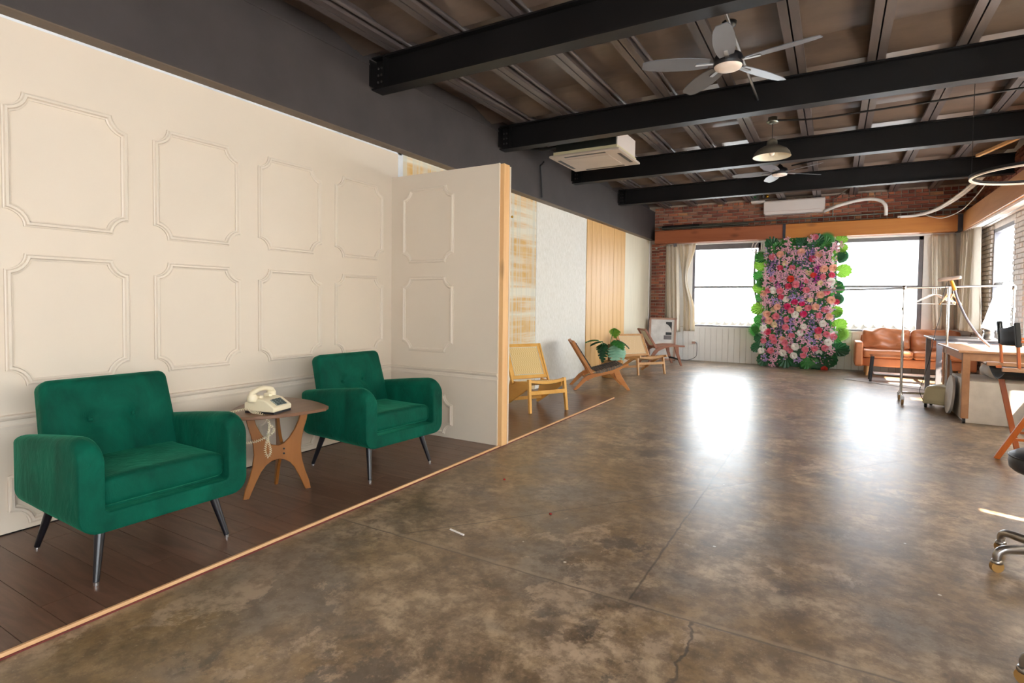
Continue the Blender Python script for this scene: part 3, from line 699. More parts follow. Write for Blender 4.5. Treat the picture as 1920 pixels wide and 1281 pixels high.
# wedge body: x forward
prof = [(-.105, .012), (.105, .012), (.108, .040), (.040, .082), (.012, .088), (-.035, .088), (-.06, .070), (-.105, .064)]
body = MB().prism([(a, b) for a, b in prof], .165, (0, .0825, 0), (1, 0, 0), (0, 0, 1))
bd = obj('body', body, 'phone', ph, bevel=.008, seg=3)
obj('base_plate', MB().box(-.102, .102, -.078, .078, 0, .013), 'blackpl', ph)
sl = Vector((.068, 0, -.042)).normalized(); nr = Vector((.042, 0, .068)).normalized(); o0 = Vector((.078, 0, .0615))
kp = MB(); c0 = o0
kp.add([o0+sl*a+Vector((0, b, 0))+nr*h for h in (.0, .003) for a, b in ((-.032, -.045), (.026, -.045), (.026, .045), (-.032, .045))], [(0, 3, 2, 1), (4, 5, 6, 7), (0, 1, 5, 4), (1, 2, 6, 5), (2, 3, 7, 6), (3, 0, 4, 7)])
kpo = obj('keypad', kp, 'keydark', ph)
for i in range(4):
    for j in range(3):
        p = o0+sl*(-.0245+.0145*i)+Vector((0, (j-1)*.028, 0)); k = MB()
        k.add([p+sl*a+Vector((0, b, 0))+nr*h for h in (.002, .0075) for a, b in ((-.0055, -.010), (.0055, -.010), (.0055, .010), (-.0055, .010))], [(0, 3, 2, 1), (4, 5, 6, 7), (0, 1, 5, 4), (1, 2, 6, 5), (2, 3, 7, 6), (3, 0, 4, 7)])
        obj('key', k, 'keys', kpo)
for s in (-1, 1):   # cradle horns
    obj('cradle', MB().box(-.058, -.010, s*.040-.012, s*.040+.012, .078, .104), 'phone', ph, bevel=.005)
hs = MB(); hs.tube(bez([(-.045, -.098, .098), (-.045, -.078, .124), (-.045, 0, .140), (-.045, .078, .124), (-.045, .098, .098)], 6), [.017]*8+[.015]*9+[.017]*8, 12)
for s in (-1, 1):
    hs.lathe([(0, .118), (.02, .118), (.028, .108), (.030, .088), (.029, .074), (.022, .068), (0, .068)], (-.045, s*.083, 0), 18)
obj('handset', hs, 'phone', ph)
def coil(path, rad, turns, thick=.0022, per=9):
    P = bez(path, 14); L = [0]
    for a, b in zip(P, P[1:]): L.append(L[-1]+(b-a).length)
    out = []; N_ = int(turns*per)
    for i in range(N_+1):
        s_ = L[-1]*i/N_; j = 0
        while j < len(L)-2 and L[j+1] < s_: j += 1
        f = (s_-L[j])/max(1e-9, L[j+1]-L[j]); c = P[j].lerp(P[j+1], f); d = (P[j+1]-P[j]).normalized()
        x = d.cross(Vector((.3, .2, 1))).normalized(); y = d.cross(x); a = 2*pi*i/per; out.append(c+x*(rad*cos(a))+y*(rad*sin(a)))
    return MB().tube(out, thick, 4)
# cord path in telephone space (table top z = 0)
inv = (Matrix.Translation(ph.location) @ Matrix.Rotation(radians(15), 4, 'Z')).inverted()
wp_ = [(-3.05, 2.07, tz+.03), (-2.985, 2.06, tz+.012), (-2.92, 2.075, tz+.006), (-2.895, 2.105, tz-.05), (-2.90, 2.10, tz-.13), (-2.905, 2.085, tz-.21), (-2.90, 2.10, tz-.255), (-2.895, 2.115, tz-.22), (-2.90, 2.10, tz-.14), (-2.905, 2.12, tz-.07), (-2.90, 2.14, tz-.11), (-2.93, 2.07, tz-.15), (-2.99, 2.00, tz-.165), (-3.03, 1.93, tz-.17)]
obj('coiled_cord', coil([inv @ Vector(p) for p in wp_], .0065, 78), 'phone', ph)
wp_ = [(-3.08, 2.12, tz+.02), (-3.10, 2.05, tz+.012), (-3.11, 1.985, tz+.004), (-3.13, 1.93, tz-.03)]
obj('coiled_cord', coil([inv @ Vector(p) for p in wp_], .006, 22), 'phone', ph)

# ================================================================== LOUNGE CHAIRS
def canelounge(name, loc, rz, label, wood_k, cane_k, panel, W_=.49, sz_=.375, bt=.73, depth=.62):
    t = empty(name, loc, rz, label, 'chair'); hw = W_/2; fx = depth*.44; rx_ = -depth*.56
    for s in (-1, 1):
        y0 = s*hw
        obj('leg', MB().bar((fx, y0, 0), (fx-.05, y0-s*.012, sz_), .030, .034, (1, 0, 0), .034, .045), wood_k, t, bevel=.004)
        if panel:
            poly = [(fx-.06, sz_-.03), (fx-.07, sz_-.10), (rx_+.03, 0), (rx_, .012), (rx_+.10, sz_-.06), (rx_+.20, sz_-.07)]
            th = .018; mb = MB().prism(poly, th, (0, y0-s*.030+th/2, 0), (1, 0, 0), (0, 0, 1)); obj('side_panel', mb, wood_k, t, bevel=.003, seg=1)
        else:
            obj('leg', MB().bar((rx_, y0, 0), (fx-.12, y0-s*.01, sz_-.03), .026, .036, (0, 0, 1), .028, .05), wood_k, t, bevel=.004)
            obj('seat_rail', MB().bar((rx_+.14, y0, sz_-.085), (fx+.05, y0, sz_-.005), .026, .042, (0, 0, 1)), wood_k, t, bevel=.004)
    # seat: curved woven panel with rails
    ns = 10; vs = []
    for i in range(ns+1):
        f = i/ns; x = fx-.05+(rx_+.16-(fx-.05))*f; z = sz_-.02-.05*sin(pi*min(1, f*1.1)*.9)-.045*f
        for s in (-1, 1): vs += [(x, s*(hw-.035), z), (x, s*(hw-.035), z-.012)]
    fs = []
    for i in range(ns):
        a = i*4; b = a+4; fs += [(a, b, b+2, a+2), (a+1, a+3, b+3, b+1), (a, a+1, b+1, b), (a+2, b+2, b+3, a+3)]
    fs += [(0, 2, 3, 1), (ns*4, ns*4+1, ns*4+3, ns*4+2)]
    obj('seat', MB().add(vs, fs), cane_k, t)
    # front top rail, dipped in the middle
    vs = []
    for i in range(9):
        f = i/8; yy = -hw+W_*f; dz = -.022*sin(pi*f)
        vs += [(fx-.028, yy, sz_-.004+dz), (fx-.028, yy, sz_-.034+dz*1.3), (fx-.075, yy, sz_-.034+dz*1.3), (fx-.075, yy, sz_-.004+dz)]
    fs = [(i*4+j, i*4+(j+1) % 4, i*4+4+(j+1) % 4, i*4+4+j) for i in range(8) for j in range(4)]
    obj('front_rail', MB().add(vs, fs+[(0, 1, 2, 3), (32, 35, 34, 33)]), wood_k, t, bevel=.004)
    obj('stretcher', MB().bar((fx-.018, -hw, sz_*.60), (fx-.018, hw, sz_*.60), .020, .045), wood_k, t, bevel=.003)
    obj('stretcher', MB().bar((rx_+.12, -hw+.02, .085), (rx_+.12, hw-.02, .085), .022, .04), wood_k, t, bevel=.003)
    # back: frame with inset cane, leaning
    a = Vector((rx_+.20, 0, sz_-.055)); b = Vector((rx_-.02, 0, bt)); d = (b-a); L = d.length; d.normalize(); nrm = Vector((d.z, 0, -d.x))
    bw = hw+.005
    for s in (-1, 1): obj('back_post', MB().bar(a-d*.05+Vector((0, s*bw, 0)), b+Vector((0, s*bw, 0)), .024, .034, (1, 0, 0)), wood_k, t, bevel=.004)
    bf = MB(); 
    for q in (.03, L-.02): bf.bar(a+d*q+Vector((0, -bw, 0)), a+d*q+Vector((0, bw, 0)), .022, .040, d)
    for s in (-1, 1): bf.bar(a+d*.05+Vector((0, s*(bw-.03), 0))+nrm*.002, b-d*.03+Vector((0, s*(bw-.03), 0))+nrm*.002, .034, .016, nrm)
    fo = obj('back_frame', bf, wood_k, t, bevel=.003)
    cp = MB(); p0 = a+d*.05; p1 = b-d*.04
    cp.add([p0+Vector((0, -bw+.045, 0)), p0+Vector((0, bw-.045, 0)), p1+Vector((0, bw-.045, 0)), p1+Vector((0, -bw+.045, 0))]+
           [p+nrm*.006 for p in (p0+Vector((0, -bw+.045, 0)), p0+Vector((0, bw-.045, 0)), p1+Vector((0, bw-.045, 0)), p1+Vector((0, -bw+.045, 0)))], [(0, 1, 2, 3), (7, 6, 5, 4), (0, 4, 5, 1), (1, 5, 6, 2), (2, 6, 7, 3), (3, 7, 4, 0)])
    co = obj('cane_panel', cp, cane_k, t)
    sp = MB(); e = .052
    for p_, q_ in (((p0+d*.01), 0), ((p1-d*.01), 1)): sp.bar(p_+nrm*.008+Vector((0, -bw+e, 0)), p_+nrm*.008+Vector((0, bw-e, 0)), .006, .006)
    for s in (-1, 1): sp.bar(p0+nrm*.008+Vector((0, s*(bw-e), 0)), p1+nrm*.008+Vector((0, s*(bw-e), 0)), .006, .006, nrm)
    obj('cane_binding', sp, 'creamcloth', co)
    return t
canelounge('lounge_chair', (-3.0, 5.745, ZP), radians(-31), 'golden ash lounge chair with cane back, half hidden behind the wing wall', 'rattan_wood', 'cane', True, .49, .375, .725, .62)
canelounge('lounge_chair', (-2.985, 9.80, 0), radians(-35), 'pale teak lounge chair with cane back, just right of the potted plant', 'teak2', 'cane2', False, .58, .335, .68, .66)

def sidelounge(loc, rz, label, wk, kind, W_=.50):
    """low lounge chair seen from the side; profile measured along the side frame (x forward)"""
    t = empty('lounge_chair', loc, rz, label, 'chair'); hw = W_/2; th = .030
    if kind == 'strap':
        rear = [(-.41, 0), (-.36, 0), (-.22, .135), (-.10, .185), (.02, .215), (.17, .248), (.345, .345), (.385, .352), (.38, .385), (.33, .375), (.15, .29), (.0, .25), (-.12, .235), (-.20, .215), (-.27, .165)]
        front = [(.17, .262), (.245, .30), (.29, .20), (.415, 0), (.37, 0), (.21, .16)]
        back = ((-.115, .225), (-.425, .70)); seat = ((-.09, .262), (.30, .375))
    else:
        rear = [(-.375, 0), (-.33, 0), (-.21, .20), (-.12, .30), (.0, .355), (.15, .385), (.42, .378), (.42, .410), (.15, .418), (-.02, .40), (-.14, .365), (-.22, .30), (-.27, .22)]
        front = [(.20, .39), (.29, .39), (.30, .25), (.375, 0), (.335, 0), (.245, .22)]
        back = ((-.13, .34), (-.40, .735)); seat = ((-.12, .375), (.40, .405))
    for s in (-1, 1):
        y0 = s*hw-(th/2)
        obj('side_frame', MB().prism(rear, -th, (0, y0, 0), (1, 0, 0), (0, 0, 1)), wk, t, bevel=.005)
        obj('leg', MB().prism(front, -th, (0, y0+s*.001, 0), (1, 0, 0), (0, 0, 1)), wk, t, bevel=.005)
        a, b = back; obj('back_post', MB().bar((a[0], s*(hw-.028), a[1]-.03), (b[0], s*(hw-.028), b[1]), .026, .045, (1, 0, .4)), wk, t, bevel=.005)
    a, b = Vector((back[0][0], 0, back[0][1])), Vector((back[1][0], 0, back[1][1])); d = (b-a).normalized(); nrm = Vector((d.z, 0, -d.x)); L = (b-a).length
    obj('back_rail', MB().bar(a+d*(L-.02)+Vector((0, -hw+.02, 0)), a+d*(L-.02)+Vector((0, hw-.02, 0)), .024, .045, d), wk, t, bevel=.004)
    obj('back_rail', MB().bar(a+d*(.03)+Vector((0, -hw+.02, 0)), a+d*(.03)+Vector((0, hw-.02, 0)), .024, .045, d), wk, t, bevel=.004)
    for (xx, zz) in ((-.20, .15), (.30, .13)):
        obj('stretcher', MB().bar((xx, -hw, zz), (xx, hw, zz), .022, .035), wk if kind == 'strap' else 'blackpl', t, bevel=.003)
    s0, s1 = Vector((seat[0][0], 0, seat[0][1])), Vector((seat[1][0], 0, seat[1][1])); sd_ = (s1-s0).normalized(); sn = Vector((-sd_.z, 0, sd_.x)); SL = (s1-s0).length
    if kind == 'strap':
        nb = 11
        for i in range(nb):   # straps across the seat, weaving
            mb = MB(); c = s0+sd_*(SL*(i+.5)/nb); mb.bar(c+Vector((0, -hw-.012, .0)), c+Vector((0, hw+.012, 0)), SL/nb*.82, .006, sn); obj('seat_strap', mb, 'strapcloth', t, bevel=.002, seg=1)
            e = MB(); 
            for s in (-1, 1): e.bar(c+Vector((0, s*(hw+.012), .003)), c+Vector((0, s*(hw+.010), -.04)), SL/nb*.82, .006, (0, 1, 0))
            obj('strap_fold', e, 'strapcloth', t)
        for j in range(9):
            yy = -hw+.05+(W_-.1)*j/8
            for i in range(nb):
                if (i+j) % 2 == 0:
                    c = s0+sd_*(SL*(i+.5)/nb)+sn*.006+Vector((0, yy, 0)); mb = MB().bar(c-sd_*(SL/nb*.5), c+sd_*(SL/nb*.5), .030, .005, sn); obj('weave_strap', mb, 'strapdark', t)
        for i in range(13):
            c = a+d*(.06+(L-.1)*(i+.5)/13); obj('back_strap', MB().bar(c+Vector((0, -hw, 0))+nrm*.026, c+Vector((0, hw, 0))+nrm*.026, .028, .006, nrm), 'strapcloth' if i % 2 else 'strapdark', t)
    else:
        for i in range(7):
            f = (i+.5)/7; yy = -hw+.03+(W_-.06)*f; pts = [(-.10, .358), (.0, .375), (.15, .395), (.30, .393), (.405, .392)]
            mb = MB(); 
            for p, q in zip(pts, pts[1:]): mb.bar((p[0], yy, p[1]), (q[0], yy, q[1]), (W_-.06)/7*.86, .014)
            obj('seat_slat', mb, wk, t)
        c0 = a+d*.07; c1 = b-d*.06; mb = MB()
        ws = hw-.055
        mb.add([c0+Vector((0, -ws, 0)), c0+Vector((0, ws, 0)), c1+Vector((0, ws, 0)), c1+Vector((0, -ws, 0))]+[q+nrm*.014 for q in (c0+Vector((0, -ws, 0)), c0+Vector((0, ws, 0)), c1+Vector((0, ws, 0)), c1+Vector((0, -ws, 0)))],
               [(0, 1, 2, 3), (7, 6, 5, 4), (0, 4, 5, 1), (1, 5, 6, 2), (2, 6, 7, 3), (3, 7, 4, 0)])
        obj('back_panel', mb, 'creamcloth', t)
    return t
f_, r_ = Vector((-2.535, 7.713)), Vector((-3.204, 7.316)); wv_ = Vector((-.256, .442))
m_ = (f_+r_)/2+wv_*.5
sidelounge((m_.x, m_.y, 0), atan2(.397, .669), 'teak lounge chair with grey-brown woven strap seat, facing right in front of the pale wall', 'teak', 'strap', .51)
f_, r_ = Vector((-2.647, 11.379)), Vector((-3.225, 10.963)); wv_ = Vector((-.289, .41)); m_ = (f_+r_)/2+wv_*.5
sidelounge((m_.x, m_.y, 0), atan2(.416, .578), 'dark rosy wood lounge chair with slatted seat, farthest along the left wall', 'teak3', 'slat', .50)

# ================================================================== POTTED PLANT
pp = empty('potted_plant', (-3.27, 8.90, 0), 0, 'potted monstera with split green leaves against the knotty plank wall', 'plant')
pot = MB().lathe([(0, .0), (.115, .0), (.125, .02), (.135, .27), (.128, .28), (.118, .27), (.112, .20), (0, .20)], n=24); obj('pot', pot, 'pot', pp)
obj('soil', MB().lathe([(0, .245), (.118, .24)], n=20), 'soil', pp)
obj('coir_pole', MB().tube([(0, 0, .22), (.01, 0, .40), (.0, .01, .56)], .028, 8), 'stem', pp)
def monstera(size):
    """split leaf blade, lying along +x, gently folded"""
    n = 26; out = []
    for i in range(n+1):
        f = i/n; wv = .52*sin(pi*min(1, f**.8))**.75*(1-.15*f)
        notch = .30 if (i % 4 in (2,)) and 3 < i < n-2 else 1.0
        out.append((f, wv*notch))
    vs = []; fs = []
    for i, (x, wy) in enumerate(out):
        dz = -.35*x*x
        vs += [(x*size, 0, dz*size), (x*size, wy*size*.5, (dz+.06)*size), (x*size+.10*size*wy, wy*size, (dz-.02)*size), (x*size, -wy*size*.5, (dz+.06)*size), (x*size+.10*size*wy, -wy*size, (dz-.02)*size)]
    for i in range(n):
        a = i*5; b = a+5; fs += [(a, b, b+1, a+1), (a+1, b+1, b+2, a+2), (a, a+3, b+3, b), (a+3, a+4, b+4, b+3)]
    mb = MB(); mb.smooth = True; mb.add(vs, fs); return mb
LV = [(.10, -.05, .83, 100, 35, .20, 'leafb'), (-.12, -.18, .62, 215, -10, .22, 'leafm'), (-.06, -.16, .60, 170, 0, .24, 'leafd'), (.10, -.06, .62, 330, 10, .26, 'leafm'), (-.02, -.14, .55, 240, 60, .28, 'leafd'),
      (.14, -.10, .56, 300, 58, .30, 'leafg'), (.18, .0, .56, 350, 55, .26, 'leafg'), (.02, .10, .58, 70, 20, .24, 'leafd'), (-.10, .02, .56, 130, 30, .24, 'leafd'), (.10, .10, .62, 30, 15, .24, 'leafd')]
for (x_, y_, z_, az, dip, sz2, mk) in LV:
    mb = monstera(sz2); mb.xf(Matrix.Translation((x_, y_, z_)) @ Matrix.Rotation(radians(az), 4, 'Z') @ Matrix.Rotation(radians(dip), 4, 'Y'))
    lf = obj('leaf', mb, mk, pp); st_ = bez([(0, 0, .26), (x_*.3, y_*.3, .26+(z_-.26)*.6), (x_, y_, z_)], 6)
    obj('stalk', MB().tube(st_, .0055, 6), 'leafm', lf)

# ================================================================== PICTURE, OUTLET, CURTAINS
pf = empty('framed_print', (-3.29, 12.30, .0), 0, 'framed abstract print with black and white shapes leaning against the brick corner', 'picture')
def lean(mb): return mb.xf(Matrix.Rotation(radians(-4), 4, 'X'))
fm = MB(); 
for x0, x1, z0, z1 in ((-.30, .30, 0, .04), (-.30, .30, .90, .94), (-.30, -.26, 0, .94), (.26, .30, 0, .94)): fm.box(x0, x1, -.035, 0, z0, z1)
obj('frame', lean(fm), 'framerose', pf); obj('print', lean(MB().box(-.26, .26, -.012, -.008, .04, .90)), 'paperwhite', pf)
a = MB().box(.07, .20, -.0145, -.0122, .56, .85); obj('black_square', lean(a), 'printblack', pf)
a = MB().box(.03, .20, -.0145, -.0122, .46, .55); obj('grey_block', lean(a), 'greydesk', pf)
a = MB(); a.prism([(.0+.20*cos(radians(k)), .62+.20*sin(radians(k))) for k in range(0, 91, 10)]+[(0, .62)], .0012, (0, -.0147, 0), (1, 0, 0), (0, 0, 1)); obj('white_quarter_disc', lean(a), 'paperwhite', pf)
a = MB(); a.prism([(.06+.17*cos(radians(k)), .40+.17*sin(radians(k))) for k in range(180, 361, 12)], .0015, (0, -.0133, 0), (1, 0, 0), (0, 0, 1)); obj('pale_half_disc', lean(a), 'white', pf)
ol = empty('wall_outlet', (-2.66, 12.61, .40), 0, 'surface-mounted outlet with hanging cord under the left far window', 'outlet')
obj('box', MB().box(-.055, .055, -.05, .02, -.035, .035), 'white', ol, bevel=.006)
obj('socket_face', MB().box(-.04, .04, -.054, -.05, -.025, .025), 'framerose', ol)
obj('cord', MB().tube(bez([(.03, -.05, .0), (.07, -.06, -.02), (.075, -.07, -.2), (.05, -.08, -.31), (-.10, -.10, -.385), (-.35, -.12, -.392)], 8), .006, 6), 'dkcable', ol)

def curtain(loc, label, path_top, path_bot, z0, z1, waves, amp, squeeze=None, mat='curtain', thick=.012, nu=90, nv=26, group=None):
    """hanging cloth between a top line and a bottom line; pleats are real folds"""
    t = Vector(loc); A, B = Vector(path_top[0]), Vector(path_top[1]); C, D = Vector(path_bot[0]), Vector(path_bot[1]); vs = []
    for j in range(nv+1):
        g_ = j/nv; z = z1+(z0-z1)*g_; P0 = A.lerp(C, g_); P1 = B.lerp(D, g_)
        if squeeze: sh0, sh1 = squeeze(g_); dirv = (P1-P0); P0 = P0+dirv*sh0; P1 = P1+dirv*sh1
        dv = (P1-P0).normalized(); nv_ = Vector((-dv.y, dv.x))
        for i in range(nu+1):
            f = i/nu; q = P0.lerp(P1, f); ph_ = 2*pi*waves*f; off = amp*(.75+.35*g_)*(sin(ph_+.5*sin(3*g_+f*4))+.35*sin(2.3*ph_+2*g_)); lx = .25*amp*sin(2*ph_)
            q = q+nv_*off+dv*lx; vs.append((q.x-t.x, q.y-t.y, z-t.z))
    n = nu+1; fs = [(j*n+i, j*n+i+1, (j+1)*n+i+1, (j+1)*n+i) for j in range(nv) for i in range(nu)]
    mb = MB(); mb.smooth = True; mb.add(vs, fs)
    o = obj('curtain', mb, mat); o.location = loc; m = o.modifiers.new('s', 'SOLIDIFY'); m.thickness = thick; m.offset = 0
    o['label'] = label; o['category'] = 'curtain'
    if group: o['group'] = group
    return o
curtain((-3.1, 12.44, .66), 'oatmeal linen curtain beside the brick pier, straight-hanging left panel', ((-3.27, 12.46), (-3.03, 12.46)), ((-3.24, 12.46), (-2.95, 12.46)), .63, 2.56, 3.2, .035, lambda g: (.0, .0))
curtain((-2.9, 12.42, .66), 'oatmeal linen curtain billowing against the left far window', ((-3.02, 12.41), (-2.64, 12.42)), ((-2.86, 12.40), (-2.62, 12.40)), .66, 2.56, 2.6, .045, lambda g: (.18*sin(pi*g), -.55*sin(pi*min(1, g*1.25))**2*(g < .8)))
curtain((1.6, 12.47, .8), 'beige curtain hanging on the far wall right of the right far window', ((1.50, 12.50), (1.84, 12.48)), ((1.56, 12.50), (1.90, 12.46)), .85, 2.56, 3.3, .04)
curtain((1.95, 11.9, .8), 'beige curtain gathered in the corner on the right wall', ((1.93, 12.42), (1.98, 11.55)), ((1.93, 12.40), (1.99, 11.45)), .85, 2.56, 6.2, .05)
# unseen voile added to filter daylight; its slit shapes the sun streak
curtain((2.02, 3.2, .5), 'unseen added white voile curtain on the near side window, panel towards the camera', ((2.04, 2.85), (2.04, 3.88)), ((2.04, 2.85), (2.04, 3.88)), .35, 2.56, 9, .03, None, 'voile', .002)
curtain((2.02, 5.6, .5), 'unseen added white voile curtain on the side window nearest the worktable', ((2.04, 5.45), (2.04, 7.2)), ((2.04, 5.45), (2.04, 7.2)), .35, 2.56, 13, .03, None, 'voile', .002)
curtain((2.02, 4.6, .5), 'unseen added white voile curtain on the near side window, panel towards the far wall', ((2.04, 3.96), (2.04, 5.4)), ((2.04, 3.96), (2.04, 5.4)), .35, 2.56, 11, .03, None, 'voile', .002)
rb = empty('curtain_track', (2.04, 7.6, 2.56), 0, 'slim steel curtain track under the honey timber beam', 'curtain rail')
obj('track', MB().box(-.012, .012, -5.1, 4.8, -.012, .008), 'steel', rb)
br = empty('curtain_bracket', (-3.40, 12.42, 2.52), 0, 'small chrome curtain rod bracket under the left end of the timber beam', 'bracket')
obj('rod', MB().tube([(-.08, 0, -.01), (.18, 0, .03)], .008, 8), 'steel', br); obj('finial', MB().lathe([(0, -.05), (.022, -.045), (.026, -.02), (.012, 0), (0, 0)], (-.09, 0, 0), 12), 'steel', br)
obj('clip', MB().box(.30, .36, -.02, .02, .0, .09), 'winframe_d', br)

# ================================================================== FLOWER WALL
fw_ = empty('flower_wall', (-.62, 12.30, 0), 0, 'tall panel of pink, white and purple artificial flowers edged with green leaves between the windows', 'flower wall')
ox, oy = -.62, 12.30
obj('backing_panel', MB().box(-.58, .56, .0, .05, .03, 2.46), 'leafd', fw_)
def fpos(cx_, cy_): return (-1.407+(cx_/4.745-12)*.00941-ox, (260-cy_/4.745)*.0106)
def rose():
    rnd = random.Random(3); mb = MB(); mb.smooth = True
    for ring, (n, r0_, r1_, z0_, z1_, w_) in enumerate(((3, .05, .16, .50, .68, .9), (4, .12, .42, .40, .58, .75), (5, .2, .75, .22, .36, .72), (5, .3, 1.0, .0, .10, .74))):
        for k in range(n):
            a = 2*pi*(k+.37*ring)/n; aw = pi/n*1.25; vs = []
            for (rr, zz, ww) in ((r0_, z0_-.2, .5), ((r0_+r1_)/2, (z0_+z1_)/2, 1.0), (r1_, z1_, .75)):
                for s in (-1, 0, 1):
                    b = a+s*aw*ww; vs.append((rr*(1-.06*abs(s))*cos(b), rr*(1-.06*abs(s))*sin(b), zz-.06*abs(s)+(.05 if s == 0 and rr == r1_ else 0)))
            mb.add(vs, [(0, 1, 4, 3), (1, 2, 5, 4), (3, 4, 7, 6), (4, 5, 8, 7)])
    return mb
def cluster(elong):
    rnd = random.Random(11); mb = MB()
    for k in range(46):
        a = rnd.uniform(0, 2*pi); rr = math.sqrt(rnd.random()); x_, y_ = rr*cos(a), rr*sin(a)*elong; z_ = .55*math.sqrt(max(0, 1-rr*rr*.9)); s_ = rnd.uniform(.12, .2); b = rnd.uniform(0, pi)
        tx, ty = rnd.uniform(-.5, .5), rnd.uniform(-.5, .5)
        vs = [(x_, y_, z_-.03)]+[(x_+s_*cos(b+q*pi/2), y_+s_*sin(b+q*pi/2), z_+.04+tx*s_*cos(b+q*pi/2)+ty*s_*sin(b+q*pi/2)) for q in range(4)]
        mb.add(vs, [(0, 1, 2), (0, 2, 3), (0, 3, 4), (0, 4, 1)])
    return mb
FM = {}
for k in FL:
    mb = (cluster(1.0) if k in 'LV' else cluster(1.7) if k in 'UG' else rose()); FM[k] = mb.mesh('blossom', [FL[k]])
BLS = '''285,220,P 210,240,K 470,205,P 620,230,P 570,265,R 570,215,U 545,225,U 230,300,U 200,330,U 285,340,R 395,340,K 430,290,U 500,310,U 540,385,C 610,350,G 600,390,G 625,430,G 605,455,G 625,320,G 585,410,D
670,355,P 750,350,P 740,410,R 735,465,W 665,425,K 385,440,D 215,440,K 430,490,K 520,455,K 265,500,G 480,510,G 365,505,R 180,545,K 230,540,W 290,545,K 525,540,K 645,480,C 650,580,P 700,555,K 410,560,U 405,600,V
345,620,W 300,600,R 425,645,H 490,655,H 560,625,C 610,685,P 545,695,K 740,625,P 785,640,R 360,685,H 270,690,P 240,715,C 395,720,K 465,705,C 505,750,H 430,755,W 640,760,K 690,710,K 730,765,P 175,755,P 260,775,K
355,800,K 195,815,P 325,720,U 300,820,U 245,850,C 145,810,G 145,885,W 185,915,R 350,870,K 400,820,V 400,895,V 510,860,W 575,830,U 600,880,V 675,830,W 290,900,U 405,940,K 640,940,P 710,920,K 770,940,K 640,890,R
725,990,W 150,1000,K 250,1000,K 235,965,K 320,980,P 345,1010,K 440,1040,W 590,985,V 480,920,W 205,1035,V 220,1085,K 130,1090,W 360,1055,K 530,1060,K 610,1050,K 700,1040,K 650,1085,W 430,1120,W 515,1115,K 395,1080,K
700,1225,D 160,390,L 330,380,L 340,430,L 250,390,L 160,450,L 160,500,L 150,600,L 150,650,L 400,200,L 400,240,L 345,160,L 340,260,L 470,370,L 440,380,L 560,520,L 600,530,L 620,490,L 700,280,L 690,230,L 760,190,L 700,480,L
330,300,C 200,380,V 480,620,V 720,700,L 460,820,L 520,900,L 490,980,L 560,940,V 300,1020,L 250,1150,L 240,1190,L 280,1090,L 460,1160,V 180,650,L 470,250,L 610,290,L 660,300,L 790,160,L 560,90,L 350,100,L 590,80,K 745,1060,L
330,550,L 540,580,L 140,570,P 720,1000,L 160,940,L 700,850,L 170,1150,V 560,1010,L 380,980,L 330,1100,W 240,640,V 560,470,L 310,460,L 250,450,L 500,420,L 440,440,L'''.split()
rnd = random.Random(5)
for it in BLS:
    a, b, k = it.split(','); x_, z_ = fpos(float(a), float(b)); s_ = dict(L=.082, V=.072, U=.062, G=.048, C=.064, W=.072, P=.072).get(k, .066)*rnd.uniform(.9, 1.12)
    o = link('blossom', FM[k], fw_, (x_, -rnd.uniform(.01, .06), z_)); o.scale = (s_, s_, s_*.8); o.rotation_euler = (pi/2+rnd.uniform(-.35, .35), rnd.uniform(-.35, .35), 0)
    o.rotation_euler.rotate_axis('Z', rnd.uniform(0, 6.28) if k not in 'UG' else rnd.uniform(-.3, .3))
# filler florets and dark filler foliage: nobody could count them
for nm, mk, cnt, sz2, dep in (('filler_florets', 'L', 1500, .017, .035), ('filler_florets', 'V', 420, .017, .04), ('filler_foliage', None, 500, .035, .01)):
    mb = MB()
    for k in range(cnt):
        x_, z_ = fpos(rnd.uniform(130, 780), rnd.uniform(150, 1180)); y_ = -rnd.uniform(0, dep)
        b = rnd.uniform(0, pi); s_ = sz2*rnd.uniform(.7, 1.3); tx = rnd.uniform(-.5, .5); rb_ = 1 if nm == 'filler_florets' else .45
        c = [(x_+s_*cos(b+q*pi/2)*(1 if q % 2 else rb_), y_+s_*tx*sin(b+q*pi/2)-.004, z_+s_*sin(b+q*pi/2)) for q in range(4)]
        mb.add([(x_, y_, z_)]+c, [(0, 1, 2), (0, 2, 3), (0, 3, 4), (0, 4, 1)])
    obj(nm, mb, FL[mk] if mk else 'leafm', fw_, kind='stuff')
def fanleaf(spiky):
    mb = MB(); n = 26; vs = [(0, 0, 0)]
    for i in range(n+1):
        a = radians(-140+280*i/n); rr = (.42+.72*max(0, cos(a*.56))**2.2)*(1.0 if i % 2 else .91)
        vs.append((rr*sin(a)*.9, rr*cos(a), .10*(i % 2)+.14*(1-cos(a))))
    mb.add(vs, [(0, i+1, i+2) for i in range(n)]); return mb
def hairpalm():
    mb = MB()
    for i in range(34):
        a = radians(-80+160*i/33); d = Vector((sin(a), cos(a), 0)); pn = Vector((cos(a), -sin(a), 0)); L = 1.0*(.85+.15*cos(a*2))
        vs = [Vector((0, 0, .02)), d*L*.5+pn*.05+Vector((0, 0, .08)), d*L*.5-pn*.05+Vector((0, 0, .08)), d*L+Vector((0, 0, .02))]; mb.add(vs, [(0, 1, 3, 2)])
    return mb
LM = {('f', k): fanleaf(False).mesh('leaf', [M[k]]) for k in ('leafd', 'leafb', 'leafm')}
LM.update({('s', k): hairpalm().mesh('leaf', [M[k]]) for k in ('leafd', 'leafb', 'leafm')})
